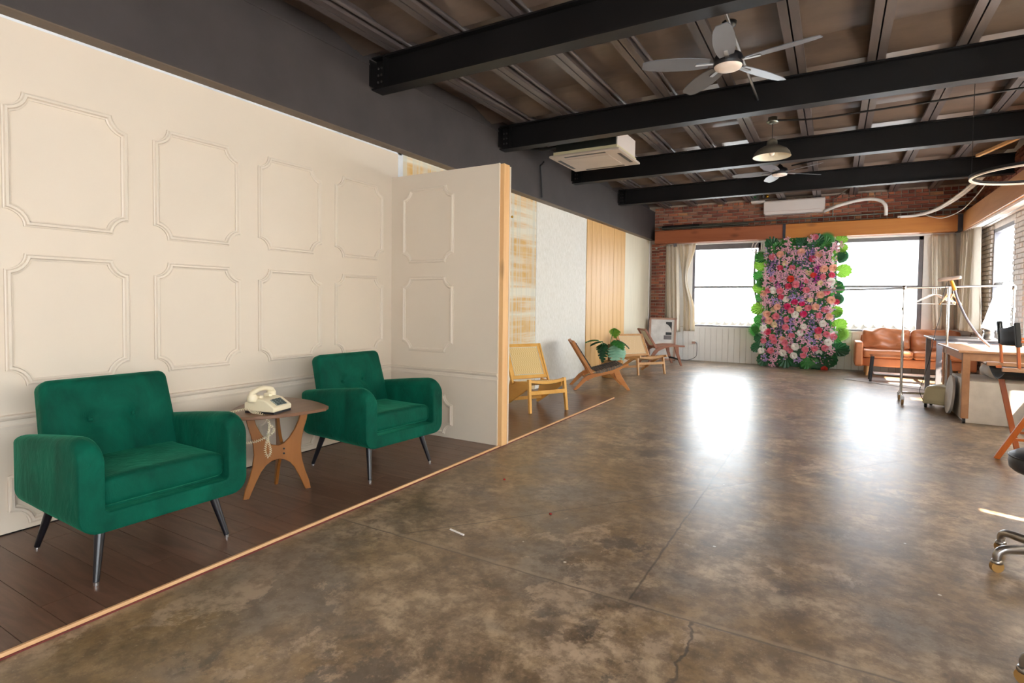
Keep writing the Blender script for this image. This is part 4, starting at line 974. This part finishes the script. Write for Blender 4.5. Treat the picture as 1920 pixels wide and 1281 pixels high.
LEAVES = '''200,150,f,leafd,.17,-30 240,170,f,leafm,.12,20 110,330,f,leafb,.15,-70 95,420,f,leafm,.14,-80 100,540,f,leafb,.15,-80 115,470,s,leafm,.16,-90 105,700,f,leafb,.17,-95 120,620,f,leafm,.13,-90 120,250,f,leafm,.15,-60 100,240,s,leafm,.15,-60
480,130,f,leafd,.15,0 610,130,f,leafd,.15,15 700,130,s,leafm,.20,10 690,150,f,leafm,.15,0 810,120,f,leafb,.13,30 820,180,f,leafb,.11,60 780,240,f,leafb,.15,75 800,250,s,leafd,.22,70 820,380,f,leafb,.17,80 790,520,f,leafm,.13,85 790,500,s,leafd,.16,80 770,600,f,leafm,.12,90
790,620,s,leafd,.18,85 780,720,f,leafb,.13,95 790,740,s,leafm,.16,95 810,850,f,leafb,.16,80 830,920,s,leafb,.20,100 790,940,f,leafm,.12,110 810,1050,f,leafd,.19,110 700,1160,f,leafd,.22,160 600,1170,s,leafm,.22,190 520,1180,f,leafd,.17,180 360,1165,f,leafd,.19,200
330,1150,f,leafm,.15,190 150,1165,f,leafd,.17,230 90,1050,f,leafd,.14,-110 80,910,s,leafm,.19,-100 90,880,f,leafm,.13,-90 110,970,f,leafd,.12,-100 350,130,s,leafm,.2,-10 420,170,f,leafm,.12,-20 620,1200,f,leafd,.18,170 560,1165,f,leafm,.14,180 740,1110,f,leafd,.18,140 740,850,f,leafm,.10,60 470,1100,f,leafm,.08,180
200,610,f,leafd,.09,0 230,1110,f,leafd,.09,200 100,800,f,leafm,.12,-90'''.split()
for it in LEAVES:
    a, b, ty, mk, s_, rot = it.split(','); x_, z_ = fpos(float(a), float(b)); s_ = float(s_)*1.15; x_ *= .945; z_ = max(z_, s_*1.02) if float(rot) > 120 or float(rot) < -120 else z_
    o = link('leaf', LM[(ty, mk)], fw_, (x_, rnd.uniform(-.012, .03), z_)); o.scale = (s_, s_, s_)
    o.rotation_euler = (pi/2+rnd.uniform(-.45, .3), rnd.uniform(-.4, .4), 0); o.rotation_euler.rotate_axis('Z', -radians(float(rot)+rnd.uniform(-14, 14)))

# ================================================================== SOFA, COFFEE TABLE
so = empty('sofa', (1.21, 12.10, 0), 0, 'tan leather sofa with loose back cushions under the right far window', 'sofa')
for s in (-1, 1): obj('armrest', MB().rbox(s*.80, -.0, .385, .13, .74, .44, .03, 6), 'sofa', so)
obj('base', MB().rbox(0, .02, .25, 1.50, .66, .16, .02, 6), 'sofa', so)
def puff(amp, sd_):
    def f(p):
        q = p.copy(); n1_ = noise.noise(Vector((p.x*4+sd_, p.y*3, p.z*7)))+.5*noise.noise(Vector((p.x*9+sd_, p.z*16+p.x*5, 2)))
        q.y += amp*n1_*(1 if p.y < 0 else .3); q.z += amp*.6*noise.noise(Vector((p.x*5, sd_, p.y*4))); return q
    return f
for s in (-1, 1): obj('seat_cushion', MB().rbox(s*.37, -.04, .40, .735, .66, .14, .04, 12, puff(.012, s)), 'sofa', so)
for s in (-1, 1):
    b = MB().rbox(0, 0, 0, .73, .18, .40, .07, 16, puff(.075, 3+s)); b.xf(Matrix.Translation((s*.37, .22, .635)) @ Matrix.Rotation(radians(-12), 4, 'X')); obj('back_cushion', b, 'sofa', so)
obj('backrest', MB().rbox(0, .34, .47, 1.52, .10, .50, .03, 6), 'sofa', so)
for sx_ in (-.66, .66):
    for yy in (-.25, .30): obj('leg', MB().cyl((sx_, yy, .175), (sx_*1.02, yy, 0), .032, .020, 12), 'teak2', so)
ct = empty('coffee_table', (1.10, 10.95, 0), 0, 'low glass-topped coffee table on slanted black legs in front of the sofa', 'table')
obj('glass_top', MB().box(-.56, .52, -.24, .28, .428, .438), 'glass', ct)
for sx_ in (-1, 1):
    for yy in (-.07, .28): obj('leg', MB().bar((sx_*.50-.02, yy, .428), (sx_*.54-.01, yy-.01, 0), .035, .035, (0, 1, 0)), 'blackpl', ct)
obj('shelf', MB().box(-.50, .46, -.03, .24, .125, .14), 'steel', ct)

fm_ = obj('floor_mat', MB().prism([(0, 0), (1.5, -1.05), (1.95, -.35), (.5, .62)], .006, (.165, 10.99, .001)), 'plywood', label='thin grey floor panel lying under the coffee table and rack', cat='floor mat')

# ================================================================== CLOTHES RACK, HANGERS, STEAMER
rk = empty('clothes_rack', (1.34, 8.80, 0), 0, 'chrome rolling clothes rack with adjustable posts near the sofa', 'clothes rack')
xL, xR, zt = -.555, .575, 1.50
obj('top_rail', MB().tube([(xL-.0, 0, zt-.005), (xR, .22, zt+.03)], .0135, 10), 'steel', rk)
obj('wall_side_rail', MB().tube([(xL-.95, .0, zt-.035), (xL+.02, 0, zt-.008)], .012, 10), 'steel', rk)
for x_, yy in ((xL, 0), (xR, .22)):
    p = obj('post', MB().tube([(x_, yy, .10), (x_, yy, .9)], .017, 10).tube([(x_, yy, .9), (x_, yy, zt+.0)], .0125, 10), 'chrome', rk)
    obj('clamp', MB().cyl((x_, yy, 1.20), (x_, yy, 1.25), .022, n=12).tube([(x_, yy, 1.225), (x_-.06, yy, 1.225)], .008, 6), 'chrome', p)
    obj('elbow', MB().lathe([(0, .03), (.02, .025), (.024, 0), (.02, -.025), (0, -.03)], (x_, yy, zt), 12), 'chrome', p)
    obj('foot_bar', MB().tube([(x_, yy-.22, .11), (x_, yy+.22, .11)], .014, 8), 'chrome', rk)
    for dy in (-.21, .21):
        c = obj('caster', MB().cyl((x_-.012, yy+dy, .035), (x_+.012, yy+dy, .035), .034, n=16), 'tanwheel', rk)
        obj('caster_fork', MB().box(x_-.02, x_+.02, yy+dy-.012, yy+dy+.012, .06, .11).box(x_-.018, x_-.013, yy+dy-.01, yy+dy+.01, .03, .07).box(x_+.013, x_+.018, yy+dy-.01, yy+dy+.01, .03, .07), 'steel', c)
obj('bottom_rail', MB().tube([(xL, .02, .125), (xR, .24, .125)], .014, 8), 'chrome', rk)
def hanger(loc, rz, label, mat, wdt, hgt, bar=True, group=None, tr_=.007):
    h = empty('clothes_hanger', loc, rz, label, 'hanger', group)
    hk = [(0, 0, -.10), (0, 0, -.05)]+[(.020+.022*cos(radians(a)), 0, -.022+.026*sin(radians(a))) for a in range(180, -60, -30)]
    obj('hook', MB().tube(hk, .0025, 6), 'steel', h)
    obj('shoulders', MB().tube(bez([(-wdt, 0, -.10-hgt), (-wdt*.5, 0, -.10-hgt*.42), (0, 0, -.098), (wdt*.5, 0, -.10-hgt*.42), (wdt, 0, -.10-hgt)], 5), tr_, 8), mat, h)
    if bar: obj('bar', MB().tube([(-wdt, 0, -.10-hgt), (-wdt*.97, 0, -.12-hgt), (wdt*.97, 0, -.12-hgt), (wdt, 0, -.10-hgt)], tr_*.8, 8), mat, h)
    return h
for k, (dx, rz) in enumerate(((-.25, 20), (-.235, 8), (-.215, -6))):
    hanger((1.34+dx, 8.86, 1.512), radians(rz), ('leftmost', 'middle', 'rightmost')[k]+' of the three white plastic hangers left of the steamer pole', 'plinth', .20, .10, True, 'white plastic hangers on the rack')
for k, (dx, rz) in enumerate(((-.09, 60), (-.06, 48), (-.035, 66))):
    hanger((1.34+dx, 8.89, 1.517), radians(rz), ('leftmost', 'middle', 'rightmost')[k]+' of the three pale wooden hangers right of the steamer pole', 'teak2', .20, .13, False, 'wooden hangers on the rack', .009)
stm = empty('garment_steamer', (1.165, 8.61, 0), radians(-20), 'ivory upright garment steamer on casters with brush head and grey hose', 'steamer')
def stf(p):
    q = p.copy(); q.x *= 1-.12*(p.z/.12); q.y *= 1-.12*(p.z/.12); q.z += .008*cos(p.x*22)*(p.z > 0); return q
obj('tank', MB().rbox(0, 0, .165, .27, .32, .22, .045, 10, stf), 'ivory', stm)
obj('skirt', MB().rbox(0, 0, .075, .28, .34, .05, .02, 6), 'ivory', stm)
for sx_ in (-.11, .11):
    for yy in (-.12, .12): obj('caster', MB().cyl((sx_-.012, yy, .027), (sx_+.012, yy, .027), .027, n=14).box(sx_-.016, sx_+.016, yy-.01, yy+.01, .045, .06), 'blackpl', stm)
obj('pole', MB().tube([(.05, .02, .25), (.05, .02, 1.50)], .013, 10), 'chrome', stm)
hb = MB(); hb.rbox(0, 0, 0, .235, .06, .045, .02, 6); hb.xf(Matrix.Translation((.055, 0, 1.605)) @ Matrix.Rotation(radians(-7), 4, 'Y'))
hd = obj('brush_head', hb, plain('taupe_brush_head', 'b7a79c', .5), stm)
obj('grip', MB().cyl((.075, 0, 1.575), (.115, -.01, 1.46), .019, .022, 12), 'yellow', hd)
obj('hose', MB().tube(bez([(.115, -.01, 1.46), (.15, -.02, 1.34), (.24, -.03, 1.12), (.36, -.04, .92), (.50, -.05, .76), (.56, 0, .60), (.47, .03, .44), (.28, .02, .33), (.08, .0, .26)], 8), .0135, 10), 'hose', stm)
obj('cable', MB().tube(bez([(.04, -.03, 1.56), (.0, -.04, 1.35), (-.01, -.05, 1.15), (-.05, -.07, .95), (-.09, -.1, .62), (-.14, -.14, .35), (-.17, -.15, .20), (-.12, -.19, .09)], 8), .004, 6), 'dkcable', stm)

# ================================================================== DESK, MIRROR, WORKTABLE, PLINTH
dk = empty('desk', (1.62, 9.60, 0), 0, 'long grey desk with charcoal top behind the clothes rack', 'desk')
obj('desktop', MB().box(-.44, .44, -.35, .72, .80, .825), 'desktop', dk, bevel=.004)
obj('apron', MB().box(-.42, .42, -.34, -.32, .70, .80), 'greydesk', dk)
for p_ in ((-.385, -.33), (-.385, .66), (.40, -.33), (.40, .66)): obj('leg', MB().box(p_[0]-.03, p_[0]+.03, p_[1]-.012, p_[1]+.04, 0, .80), 'greydesk', dk)
obj('paper_tray', MB().box(-.30, -.10, -.355, -.342, .755, .785), 'plinth', dk)
mr = empty('table_mirror', (1.80, 9.55, .825), radians(8), 'tall tilting mirror on a round silver base on the desk', 'mirror')
obj('base', MB().lathe([(0, 0), (.115, 0), (.12, .01), (.075, .03), (.065, .10), (.075, .13), (0, .13)], n=28), 'steel', mr)
mm = MB(); mm.prism([(-.10, .0), (.10, .0), (.115, .25), (.10, .58), (.03, .68), (-.06, .64), (-.10, .4)], .012, (0, .006, 0), (1, 0, 0), (0, 0, 1)); mm.xf(Matrix.Translation((.0, 0, .13)) @ Matrix.Rotation(radians(16), 4, 'Y'))
obj('mirror_plate', mm, 'mirror', mr, bevel=.003)

tt = empty('worktable', (1.72, 8.15, 0), 0, 'brown wooden worktable on small casters over the white plinth', 'table')
obj('tabletop', MB().box(-.55, .36, -.60, .78, .765, .79), 'tablewood', tt, bevel=.005)
obj('apron', MB().box(-.50, .34, -.555, -.53, .68, .765), 'tablewood', tt); obj('apron', MB().box(-.50, .34, .70, .725, .68, .765), 'tablewood', tt); obj('apron', MB().box(-.505, -.48, -.53, .72, .68, .765), 'tablewood', tt); 
for x_ in (-.475, .31):
    for yy in (-.535, .65):
        l = obj('leg', MB().box(x_-.03, x_+.035, yy-.03, yy+.03, .055, .765), 'tablewood', tt, bevel=.003)
        obj('caster', MB().cyl((x_-.012, yy, .026), (x_+.012, yy, .026), .026, n=14).box(x_-.014, x_+.014, yy-.01, yy+.01, .04, .058), 'blackpl', l)
px = empty('plinth', (1.69, 8.06, 0), 0, 'low white box plinth standing under the worktable', 'box')
obj('box', MB().box(-.43, .37, -.42, .42, 0, .455), 'plinth', px, bevel=.004)
bb = empty('bean_cushion', (1.75, 8.2, .455), 0, 'soft pale grey cushion slumped on the white plinth under the table', 'cushion')
def slump(p):
    q = p.copy(); q.z += .03*noise.noise(Vector((p.x*6, p.y*6, 0))); return q
obj('cushion', MB().rbox(0, 0, .08, .5, .5, .15, .07, 10, slump), 'plinth', bb)
dc = empty('round_disc', (1.205, 8.20, 0), 0, 'round white tabletop disc leaning beside the white plinth', 'disc')
d_ = MB(); d_.cyl((-.012, 0, 0), (.012, 0, 0), .225, n=40); d_.xf(Matrix.Translation((0.0, 0, .228)) @ Matrix.Rotation(radians(4), 4, 'Y')); obj('disc', d_, 'plinth', dc, bevel=.003)

# ================================================================== DIRECTOR'S CHAIR, STOOLS
dch = empty('director_chair', (1.52, 6.13, 0), 0, 'tall orange folding director chair with black canvas back at the right edge', 'chair')
def db(nm, a, b, w1=.036, h1=.022, mk='orangewood', up=(0, 1, 0)): return obj(nm, MB().bar(a, b, w1, h1, up), mk, dch, bevel=.003)
for yy, s in ((-.27, -1), (.27, 1)):
    db('seat_rail', (-.33, yy, .755), (.30, yy, .755), .03, .035, 'tablewood', (0, 0, 1))
    db('back_post', (-.225, yy, .76), (-.25, yy, 1.12), .020, .030)
    db('arm_post', (.24, yy, .76), (.24, yy, .97), .020, .030); db('armrest', (-.24, yy, .985), (.28, yy, .985), .045, .02, 'orangewood', (0, 0, 1))
    db('leg', (-.32 if s < 0 else -.11, -.15 if s < 0 else .20, 0), (.02 if s < 0 else -.25, yy*.95, .745), .040, .024, 'orangewood')
    db('leg', (.30, yy, 0), (.16, -yy*.6, .745), .036, .024)
db('foot_rest', (-.24, -.16, .175), (.27, -.10, .175), .022, .022, 'orangewood', (0, 0, 1)); db('foot_rest', (-.10, .2, .175), (.28, .2, .175), .022, .022, 'orangewood', (0, 0, 1))
vs = []
for i in range(9):
    f = i/8; yy = -.285+.57*f; sag_ = .045*sin(pi*f)
    for z in (.95, 1.0, 1.06, 1.13): vs += [(-.235-sag_-(z-.95)*.06, yy, z-(.05*sin(pi*f) if z > 1.1 else .01*sin(pi*f)))]
mb = MB(); mb.smooth = True; mb.add(vs, [(i*4+j, i*4+j+1, i*4+5+j, i*4+4+j) for i in range(8) for j in range(3)]); o = obj('canvas_back', mb, 'canvas', dch); m = o.modifiers.new('s', 'SOLIDIFY'); m.thickness = .008
for yy in (-.27, .27): obj('canvas_sleeve', MB().bar((-.234, yy, .94), (-.252, yy, 1.135), .034, .046, (0, 1, 0)), 'canvas', dch, bevel=.006)
vs = []
for i in range(9):
    f = i/8; yy = -.27+.54*f; zz = .735-.075*sin(pi*f)
    for x_ in (-.31, 0, .28): vs.append((x_, yy, zz))
mb = MB(); mb.smooth = True; mb.add(vs, [(i*3+j, i*3+j+1, i*3+4+j, i*3+3+j) for i in range(8) for j in range(2)]); o = obj('canvas_seat', mb, 'canvas', dch); m = o.modifiers.new('s', 'SOLIDIFY'); m.thickness = .008

def stool(loc, rz, label, seat_z=.57):
    t = empty('salon_stool', loc, rz, label, 'stool', 'black salon stools')
    obj('seat', MB().lathe([(0, seat_z-.095), (.165, seat_z-.095), (.182, seat_z-.08), (.187, seat_z-.05), (.182, seat_z-.018), (.155, seat_z), (0, seat_z+.004)], n=36), 'leatherb', t)
    obj('seat_piping', MB().tube([(.186*cos(2*pi*k/32), .186*sin(2*pi*k/32), seat_z-.022) for k in range(32)], .004, 6, True), 'blackpl', t)
    obj('gas_lift', MB().cyl((0, 0, .09), (0, 0, .30), .027, n=16).cyl((0, 0, .30), (0, 0, seat_z-.09), .017, n=16), 'chrome', t)
    for k in range(5):
        a = radians(72*k); c, s = cos(a), sin(a); P_ = bez([(0.03*c, .03*s, .118), (.14*c, .14*s, .115), (.225*c, .225*s, .108), (.25*c, .25*s, .085), (.252*c, .252*s, .06)], 5)
        l = obj('leg', MB().tube(P_, [.024-.008*i/(len(P_)-1) for i in range(len(P_))], 10), 'steel', t)
        tx, ty = -s, c; cx_, cy_ = .252*c, .252*s
        obj('caster', MB().cyl((cx_-tx*.010, cy_-ty*.010, .027), (cx_+tx*.010, cy_+ty*.010, .027), .027, n=16), 'tanwheel', l)
        obj('caster_fork', MB().lathe([(.0, .062), (.020, .060), (.024, .05), (.022, .042), (0, .042)], (cx_, cy_, 0), 12), 'steel', l)
    return t
st1 = stool((.935, 3.50, 0), radians(202), 'black round salon stool with chrome star base at the right edge, by the sun streak')
st2 = dup(st1, (.80, 2.30, 0), radians(149), 'chrome star-base stool at the lower right corner with only a leg tip showing')

# ================================================================== CEILING FIXTURES
def fill_light(loc, e):
    l = bpy.data.lights.new('warm_fill', 'POINT'); l.energy = e; l.color = (1, .76, .52); l.shadow_soft_size = .12
    o = bpy.data.objects.new('warm_fill', l); COL.objects.link(o); o.location = loc
for p_ in ((-.75, .30, 2.95), (-1.9, -1.6, 2.95)): fill_light(p_, 22)   # unseen warm fill points added overhead at the near end, without fittings
def fan(loc, rot, label, rod_top):
    t = empty('ceiling_fan', loc, radians(rot), label, 'ceiling fan', 'five-blade ceiling fans')
    obj('lens', MB().lathe([(0, 0), (.06, .003), (.095, .014), (.102, .028)], n=32), 'fanlens', t)
    obj('motor', MB().lathe([(.104, .026), (.107, .03), (.107, .085), (.095, .11), (.05, .125), (.03, .16), (0, .16)], n=32), 'blackpl', t)
    obj('downrod', MB().cyl((0, 0, .15), (0, 0, rod_top), .012, n=10).lathe([(.012, rod_top-.05), (.05, rod_top-.03), (.055, rod_top), (0, rod_top)], n=18), 'blackpl', t)
    for k in range(5):
        a = radians(72*k); Rm = Matrix.Rotation(a, 4, 'Z')
        n = 10; vs = []
        for i in range(n+1):
            f = i/n; x = .14+.50*f; wd_ = .050+.024*sin(pi*min(1, f*1.05))**.8; 
            if f > .93: wd_ *= .72
            for s in (-1, 1):
                for dz in (-.003, .003): vs.append((x, s*wd_, .055+dz+s*wd_*.23))
        fs = []
        for i in range(n):
            b = i*4; fs += [(b, b+2, b+6, b+4), (b+1, b+5, b+7, b+3), (b, b+4, b+5, b+1), (b+2, b+3, b+7, b+6)]
        fs += [(0, 1, 3, 2), (n*4, n*4+2, n*4+3, n*4+1)]
        bl = obj('blade', MB().add(vs, fs).xf(Rm), 'fanblade', t)
        obj('blade_arm', MB().bar((.09, 0, .055), (.24, 0, .047), .028, .010).xf(Rm), 'steel', bl)
    return t
fan((-.748, 4.52, 3.045), -85, 'five-blade grey ceiling fan hanging between the two nearest visible beams', .36)
fan((-.735, 8.95, 3.125), -105, 'five-blade grey ceiling fan farther away, behind the pendant lamp', .28)
gr = empty('ceiling_pipe', (-.695, 4.6, 3.25), 0, 'thin steel pipe spanning two ceiling beams beside the near fan', 'pipe')
obj('pipe', MB().tube([(0, -.86, .0), (0, 0, .0), (0, 1.29, .0)], .012, 8), 'steel', gr)
pd = empty('pendant_lamp', (-.68, 7.20, 2.995), 0, 'olive enamel dome pendant lamp hanging below the third beam', 'lamp')
obj('shade', MB().lathe([(.055, .185), (.062, .135), (.10, .120), (.16, .085), (.19, .05), (.20, .02), (.208, 0)], n=40), 'shade_out', pd)
obj('shade_lining', MB().lathe([(.205, .003), (.185, .045), (.15, .078), (.09, .112), (.0, .118)], n=40), 'shade_in', pd)
obj('neck', MB().lathe([(0, .215), (.028, .21), (.05, .19), (.056, .18), (0, .18)], n=24), 'shade_out', pd)
obj('bulb', MB().lathe([(0, .012), (.026, .024), (.034, .05), (.024, .08), (.016, .105), (0, .112)], n=18), 'fanlens', pd)
obj('cord', MB().tube([(0, 0, .21), (0, 0, .42)], .004, 6), 'dkcable', pd)
obj('canopy', MB().lathe([(0, .385), (.03, .386), (.065, .40), (.068, .415), (.05, .425), (.05, .46), (0, .46)], n=24), 'galv', pd)
ac = empty('ceiling_cassette', (-2.71, 6.745, 3.08), 0, 'dusty square ceiling cassette air conditioner by the charcoal girder', 'air conditioner')
obj('face_plate', MB().box(-.46, .46, -.415, .415, 0, .028), 'acbeige', ac, bevel=.008)
obj('grille', MB().box(-.27, .27, -.25, .25, -.006, 0), 'acbeige', ac, bevel=.004)
for i, (a, b, c, d) in enumerate(((-.27, .27, -.375, -.335), (-.27, .27, .335, .375), (-.42, -.38, -.24, .24), (.38, .42, -.24, .24))): obj('vent_slot', MB().box(a, b, c, d, -.003, .001), 'blackpl', ac)
obj('housing', MB().box(-.40, .40, -.35, .35, .028, .30), 'galv', ac, bevel=.004); obj('side_insulation', MB().box(.40, .415, -.34, .34, .04, .29), 'acwhite', ac)
obj('pan', MB().box(-.42, .42, -.37, .37, .028, .075), 'ivory', ac)
obj('pipes', MB().tube(bez([(-.40, -.30, .16), (-.55, -.34, .14), (-.68, -.36, .16), (-.80, -.38, .19)], 6), .022, 8), 'dkcable', ac)
dp = empty('drain_pipe', (-3.575, 6.88, 2.7), 0, 'slim black drain pipe running down the charcoal girder', 'pipe')
obj('pipe', MB().tube(bez([(.10, -.10, .47), (.03, -.02, .46), (0, .0, .44), (0, .03, .25), (0, .06, .02)], 6), .012, 8), 'dkcable', dp)
ms = empty('wall_air_conditioner', (-.755, 12.52, 3.06), 0, 'white split air conditioner on the brick above the timber beam', 'air conditioner')
pr = [(.0, .03), (-.20, .05), (-.225, .09), (-.225, .30), (-.20, .325), (0, .325)]
obj('body', MB().prism([(a, b) for a, b in pr], 1.10, (-.55, .16, 0), (0, 1, 0), (0, 0, 1)), 'acwhite', ms, bevel=.012, seg=3)
obj('louvre', MB().box(-.52, .52, -.055, -.045, .035, .075), 'acwhite', ms)
obj('panel_line', MB().box(-.55, .55, -.0665, -.064, .092, .096), 'framerose', ms)
hs_ = empty('refrigerant_hose', (-.18, 12.35, 3.1), 0, 'white insulated hose arching from the wall air conditioner over the timber beam', 'hose')
obj('hose', MB().tube(bez([(-.03, .12, .0), (.15, .02, .06), (.45, -.02, .13), (.68, -.03, .15), (.86, -.04, .11), (.95, -.04, .0), (.96, -.02, -.17)], 8), .032, 10), 'white_tube', hs_)
hs2 = empty('draped_hose', (1.5, 12.2, 3.0), 0, 'long white hose pair swooping from the last ceiling beam down to the timber beam', 'hose')
obj('hose', MB().tube(bez([(.42, -1.60, .27), (.36, -1.0, .18), (.20, -.45, .05), (-.02, -.1, -.06), (-.26, .05, -.11), (-.5, .1, -.115)], 8), .026, 10).tube(bez([(.37, -1.60, .27), (.31, -1.0, .18), (.15, -.43, .05), (-.06, -.08, -.06), (-.3, .08, -.10), (-.54, .12, -.11)], 8), .02, 8), 'white_tube', hs2)
hs3 = empty('loop_cable', (1.9, 11.5, 3.0), 0, 'thin white cable hanging in a loop in the brick corner', 'cable')
obj('cable', MB().tube(bez([(.02, -.8, .12), (-.02, -.3, .0), (-.12, .2, -.14), (-.3, .6, -.20), (-.48, .75, -.14), (-.6, .85, -.05)], 8), .008, 6), 'white_tube', hs3)
el = empty('emergency_light', (-1.38, 12.46, 3.42), 0, 'small white emergency light unit with green indicator left of the wall air conditioner', 'emergency light')
obj('case', MB().box(-.16, .10, -.06, .10, -.07, -.03), 'acwhite', el, bevel=.005); obj('lamp_box', MB().box(-.16, -.02, -.05, .08, -.03, .08), 'galv', el); obj('indicator', MB().box(-.11, -.07, -.054, -.049, .03, .055), 'led', el)
for s in (.06, .14): obj('lamp_head', MB().lathe([(0, -.03), (.03, -.02), (.036, .01), (.02, .04), (0, .045)], (s, 0, .05), 12), 'brass' if s > .1 else 'blackpl', el)
cd_ = empty('wall_conduit', (-1, 12.58, 3.0), 0, 'grey conduit running along the top of the timber beam', 'conduit')
obj('conduit', MB().tube([(-2.5, 0, -.02), (0, 0, -.01), (3.05, 0, .01)], .014, 8).tube([(-2.4, -.05, -.06), (-.6, -.05, -.05)], .022, 8), 'galv', cd_); obj('black_wrap', MB().tube([(-2.4, -.03, -.03), (-1.6, -.03, -.02)], .03, 8), 'dkcable', cd_)
vc = empty('vertical_conduit', (-.07, 12.62, 3.0), 0, 'thin vertical conduit on the brick right of the wall air conditioner', 'conduit')
obj('conduit', MB().tube([(0, 0, -.02), (0, 0, .36), (.06, -.08, .37), (.35, -1.5, .36)], .009, 6), 'galv', vc)
for nm, pts, lab in (('first', [(-.62, 7.10, 3.385), (-.45, 7.12, 3.37), (-.28, 7.10, 3.345), (.0, 7.10, 3.345), (.9, 7.08, 3.35), (2.1, 7.05, 3.36)], 'black conduit running right from the pendant lamp box'),
                     ('second', [(-.72, 3.95, 3.40), (-.55, 4.10, 3.36), (-.42, 4.2, 3.33), (-.2, 4.22, 3.35), (.4, 4.22, 3.36), (2.1, 4.2, 3.37)], 'black conduit crossing the nearest ceiling bay beside the fan'),
                     ('third', [(-.6, 9.25, 3.33), (-.2, 9.1, 3.34), (.4, 9.05, 3.34), (1.0, 9.0, 3.34), (2.1, 8.95, 3.34)], 'black conduit crossing the far ceiling bay behind the far fan')):
    q = empty('ceiling_conduit', pts[0], 0, lab, 'conduit'); o0_ = Vector(pts[0]); obj('conduit', MB().tube([Vector(p)-o0_ for p in bez(pts, 6)], .011, 8), 'dkcable', q)
rl = empty('ring_lamp', (1.45, 6.20, 2.37), 0, 'thin black ring pendant lamp with white rim cut by the right edge', 'lamp')
def ringband(r0_, r1_, z0_, z1_, n=72):
    vs = []; 
    for k in range(n):
        a = 2*pi*k/n; c, s = cos(a), sin(a); vs += [(r0_*c, r0_*s, z0_), (r1_*c, r1_*s, z0_), (r1_*c, r1_*s, z1_), (r0_*c, r0_*s, z1_)]
    mb = MB(); mb.add(vs, [(k*4+j, k*4+(j+1) % 4, ((k+1) % n)*4+(j+1) % 4, ((k+1) % n)*4+j) for k in range(n) for j in range(4)]); return mb
obj('ring', ringband(.438, .462, .012, .035), 'blackpl', rl); obj('diffuser', ringband(.440, .460, 0, .012), 'fanlens', rl)
for a in (182, 302, 62): obj('cord', MB().tube([(.45*cos(radians(a)), .45*sin(radians(a)), .03), (.45*cos(radians(a)), .45*sin(radians(a)), 1.05)], .0022, 6), 'dkcable', rl)
ws_ = empty('timber_batten', (1.73, 9.25, 3.30), 0, 'bare pine batten wedged beside the last ceiling beam', 'batten')
obj('batten', MB().bar((-.12, .36, -.01), (.28, -.75, .02), .045, .035), 'pine', ws_)
hc = empty('cable_loops', (-1.42, 12.42, 1.6), 0, 'grey cables hanging in loops beside the flower wall in the left far window', 'cable')
obj('cable', MB().tube(bez([(-.05, 0, .96), (-.08, -.02, .80), (.0, -.03, .72), (.10, -.02, .78), (.12, 0, .93)], 8), .010, 6).tube(bez([(.04, 0, .96), (-.02, -.02, .85), (.03, -.03, .72), (.16, -.02, .74), (.2, 0, .9)], 8), .010, 6), 'white_tube', hc)
obj('cable', MB().tube(bez([(.0, 0, .80), (-.02, 0, .4), (-.01, 0, .0), (.05, -.01, -.3), (.12, -.02, -.5)], 8), .022, 8), 'greydesk', hc)

# ================================================================== SMALL THINGS ON THE FLOOR
ch = obj('chalk_stick', MB().box(-.055, .055, -.004, .004, 0, .006), 'white', label='thin white stick lying on the brown concrete floor', cat='stick'); ch.location = (-1.74, 2.42, .001); ch.rotation_euler.z = radians(-12)
for i, (x_, y_, lb) in enumerate(((-1.98, 3.32, 'tiny red scrap on the concrete nearest the platform edge'), (-1.42, 2.92, 'tiny red scrap on the open brown concrete floor'))):
    o = obj('paint_scrap', MB().rbox(0, 0, .005, .016, .012, .010, .004, 2), plain('red_scrap_%d' % i, 'a02020', .5), label=lb, cat='scrap'); o.location = (x_, y_, 0)
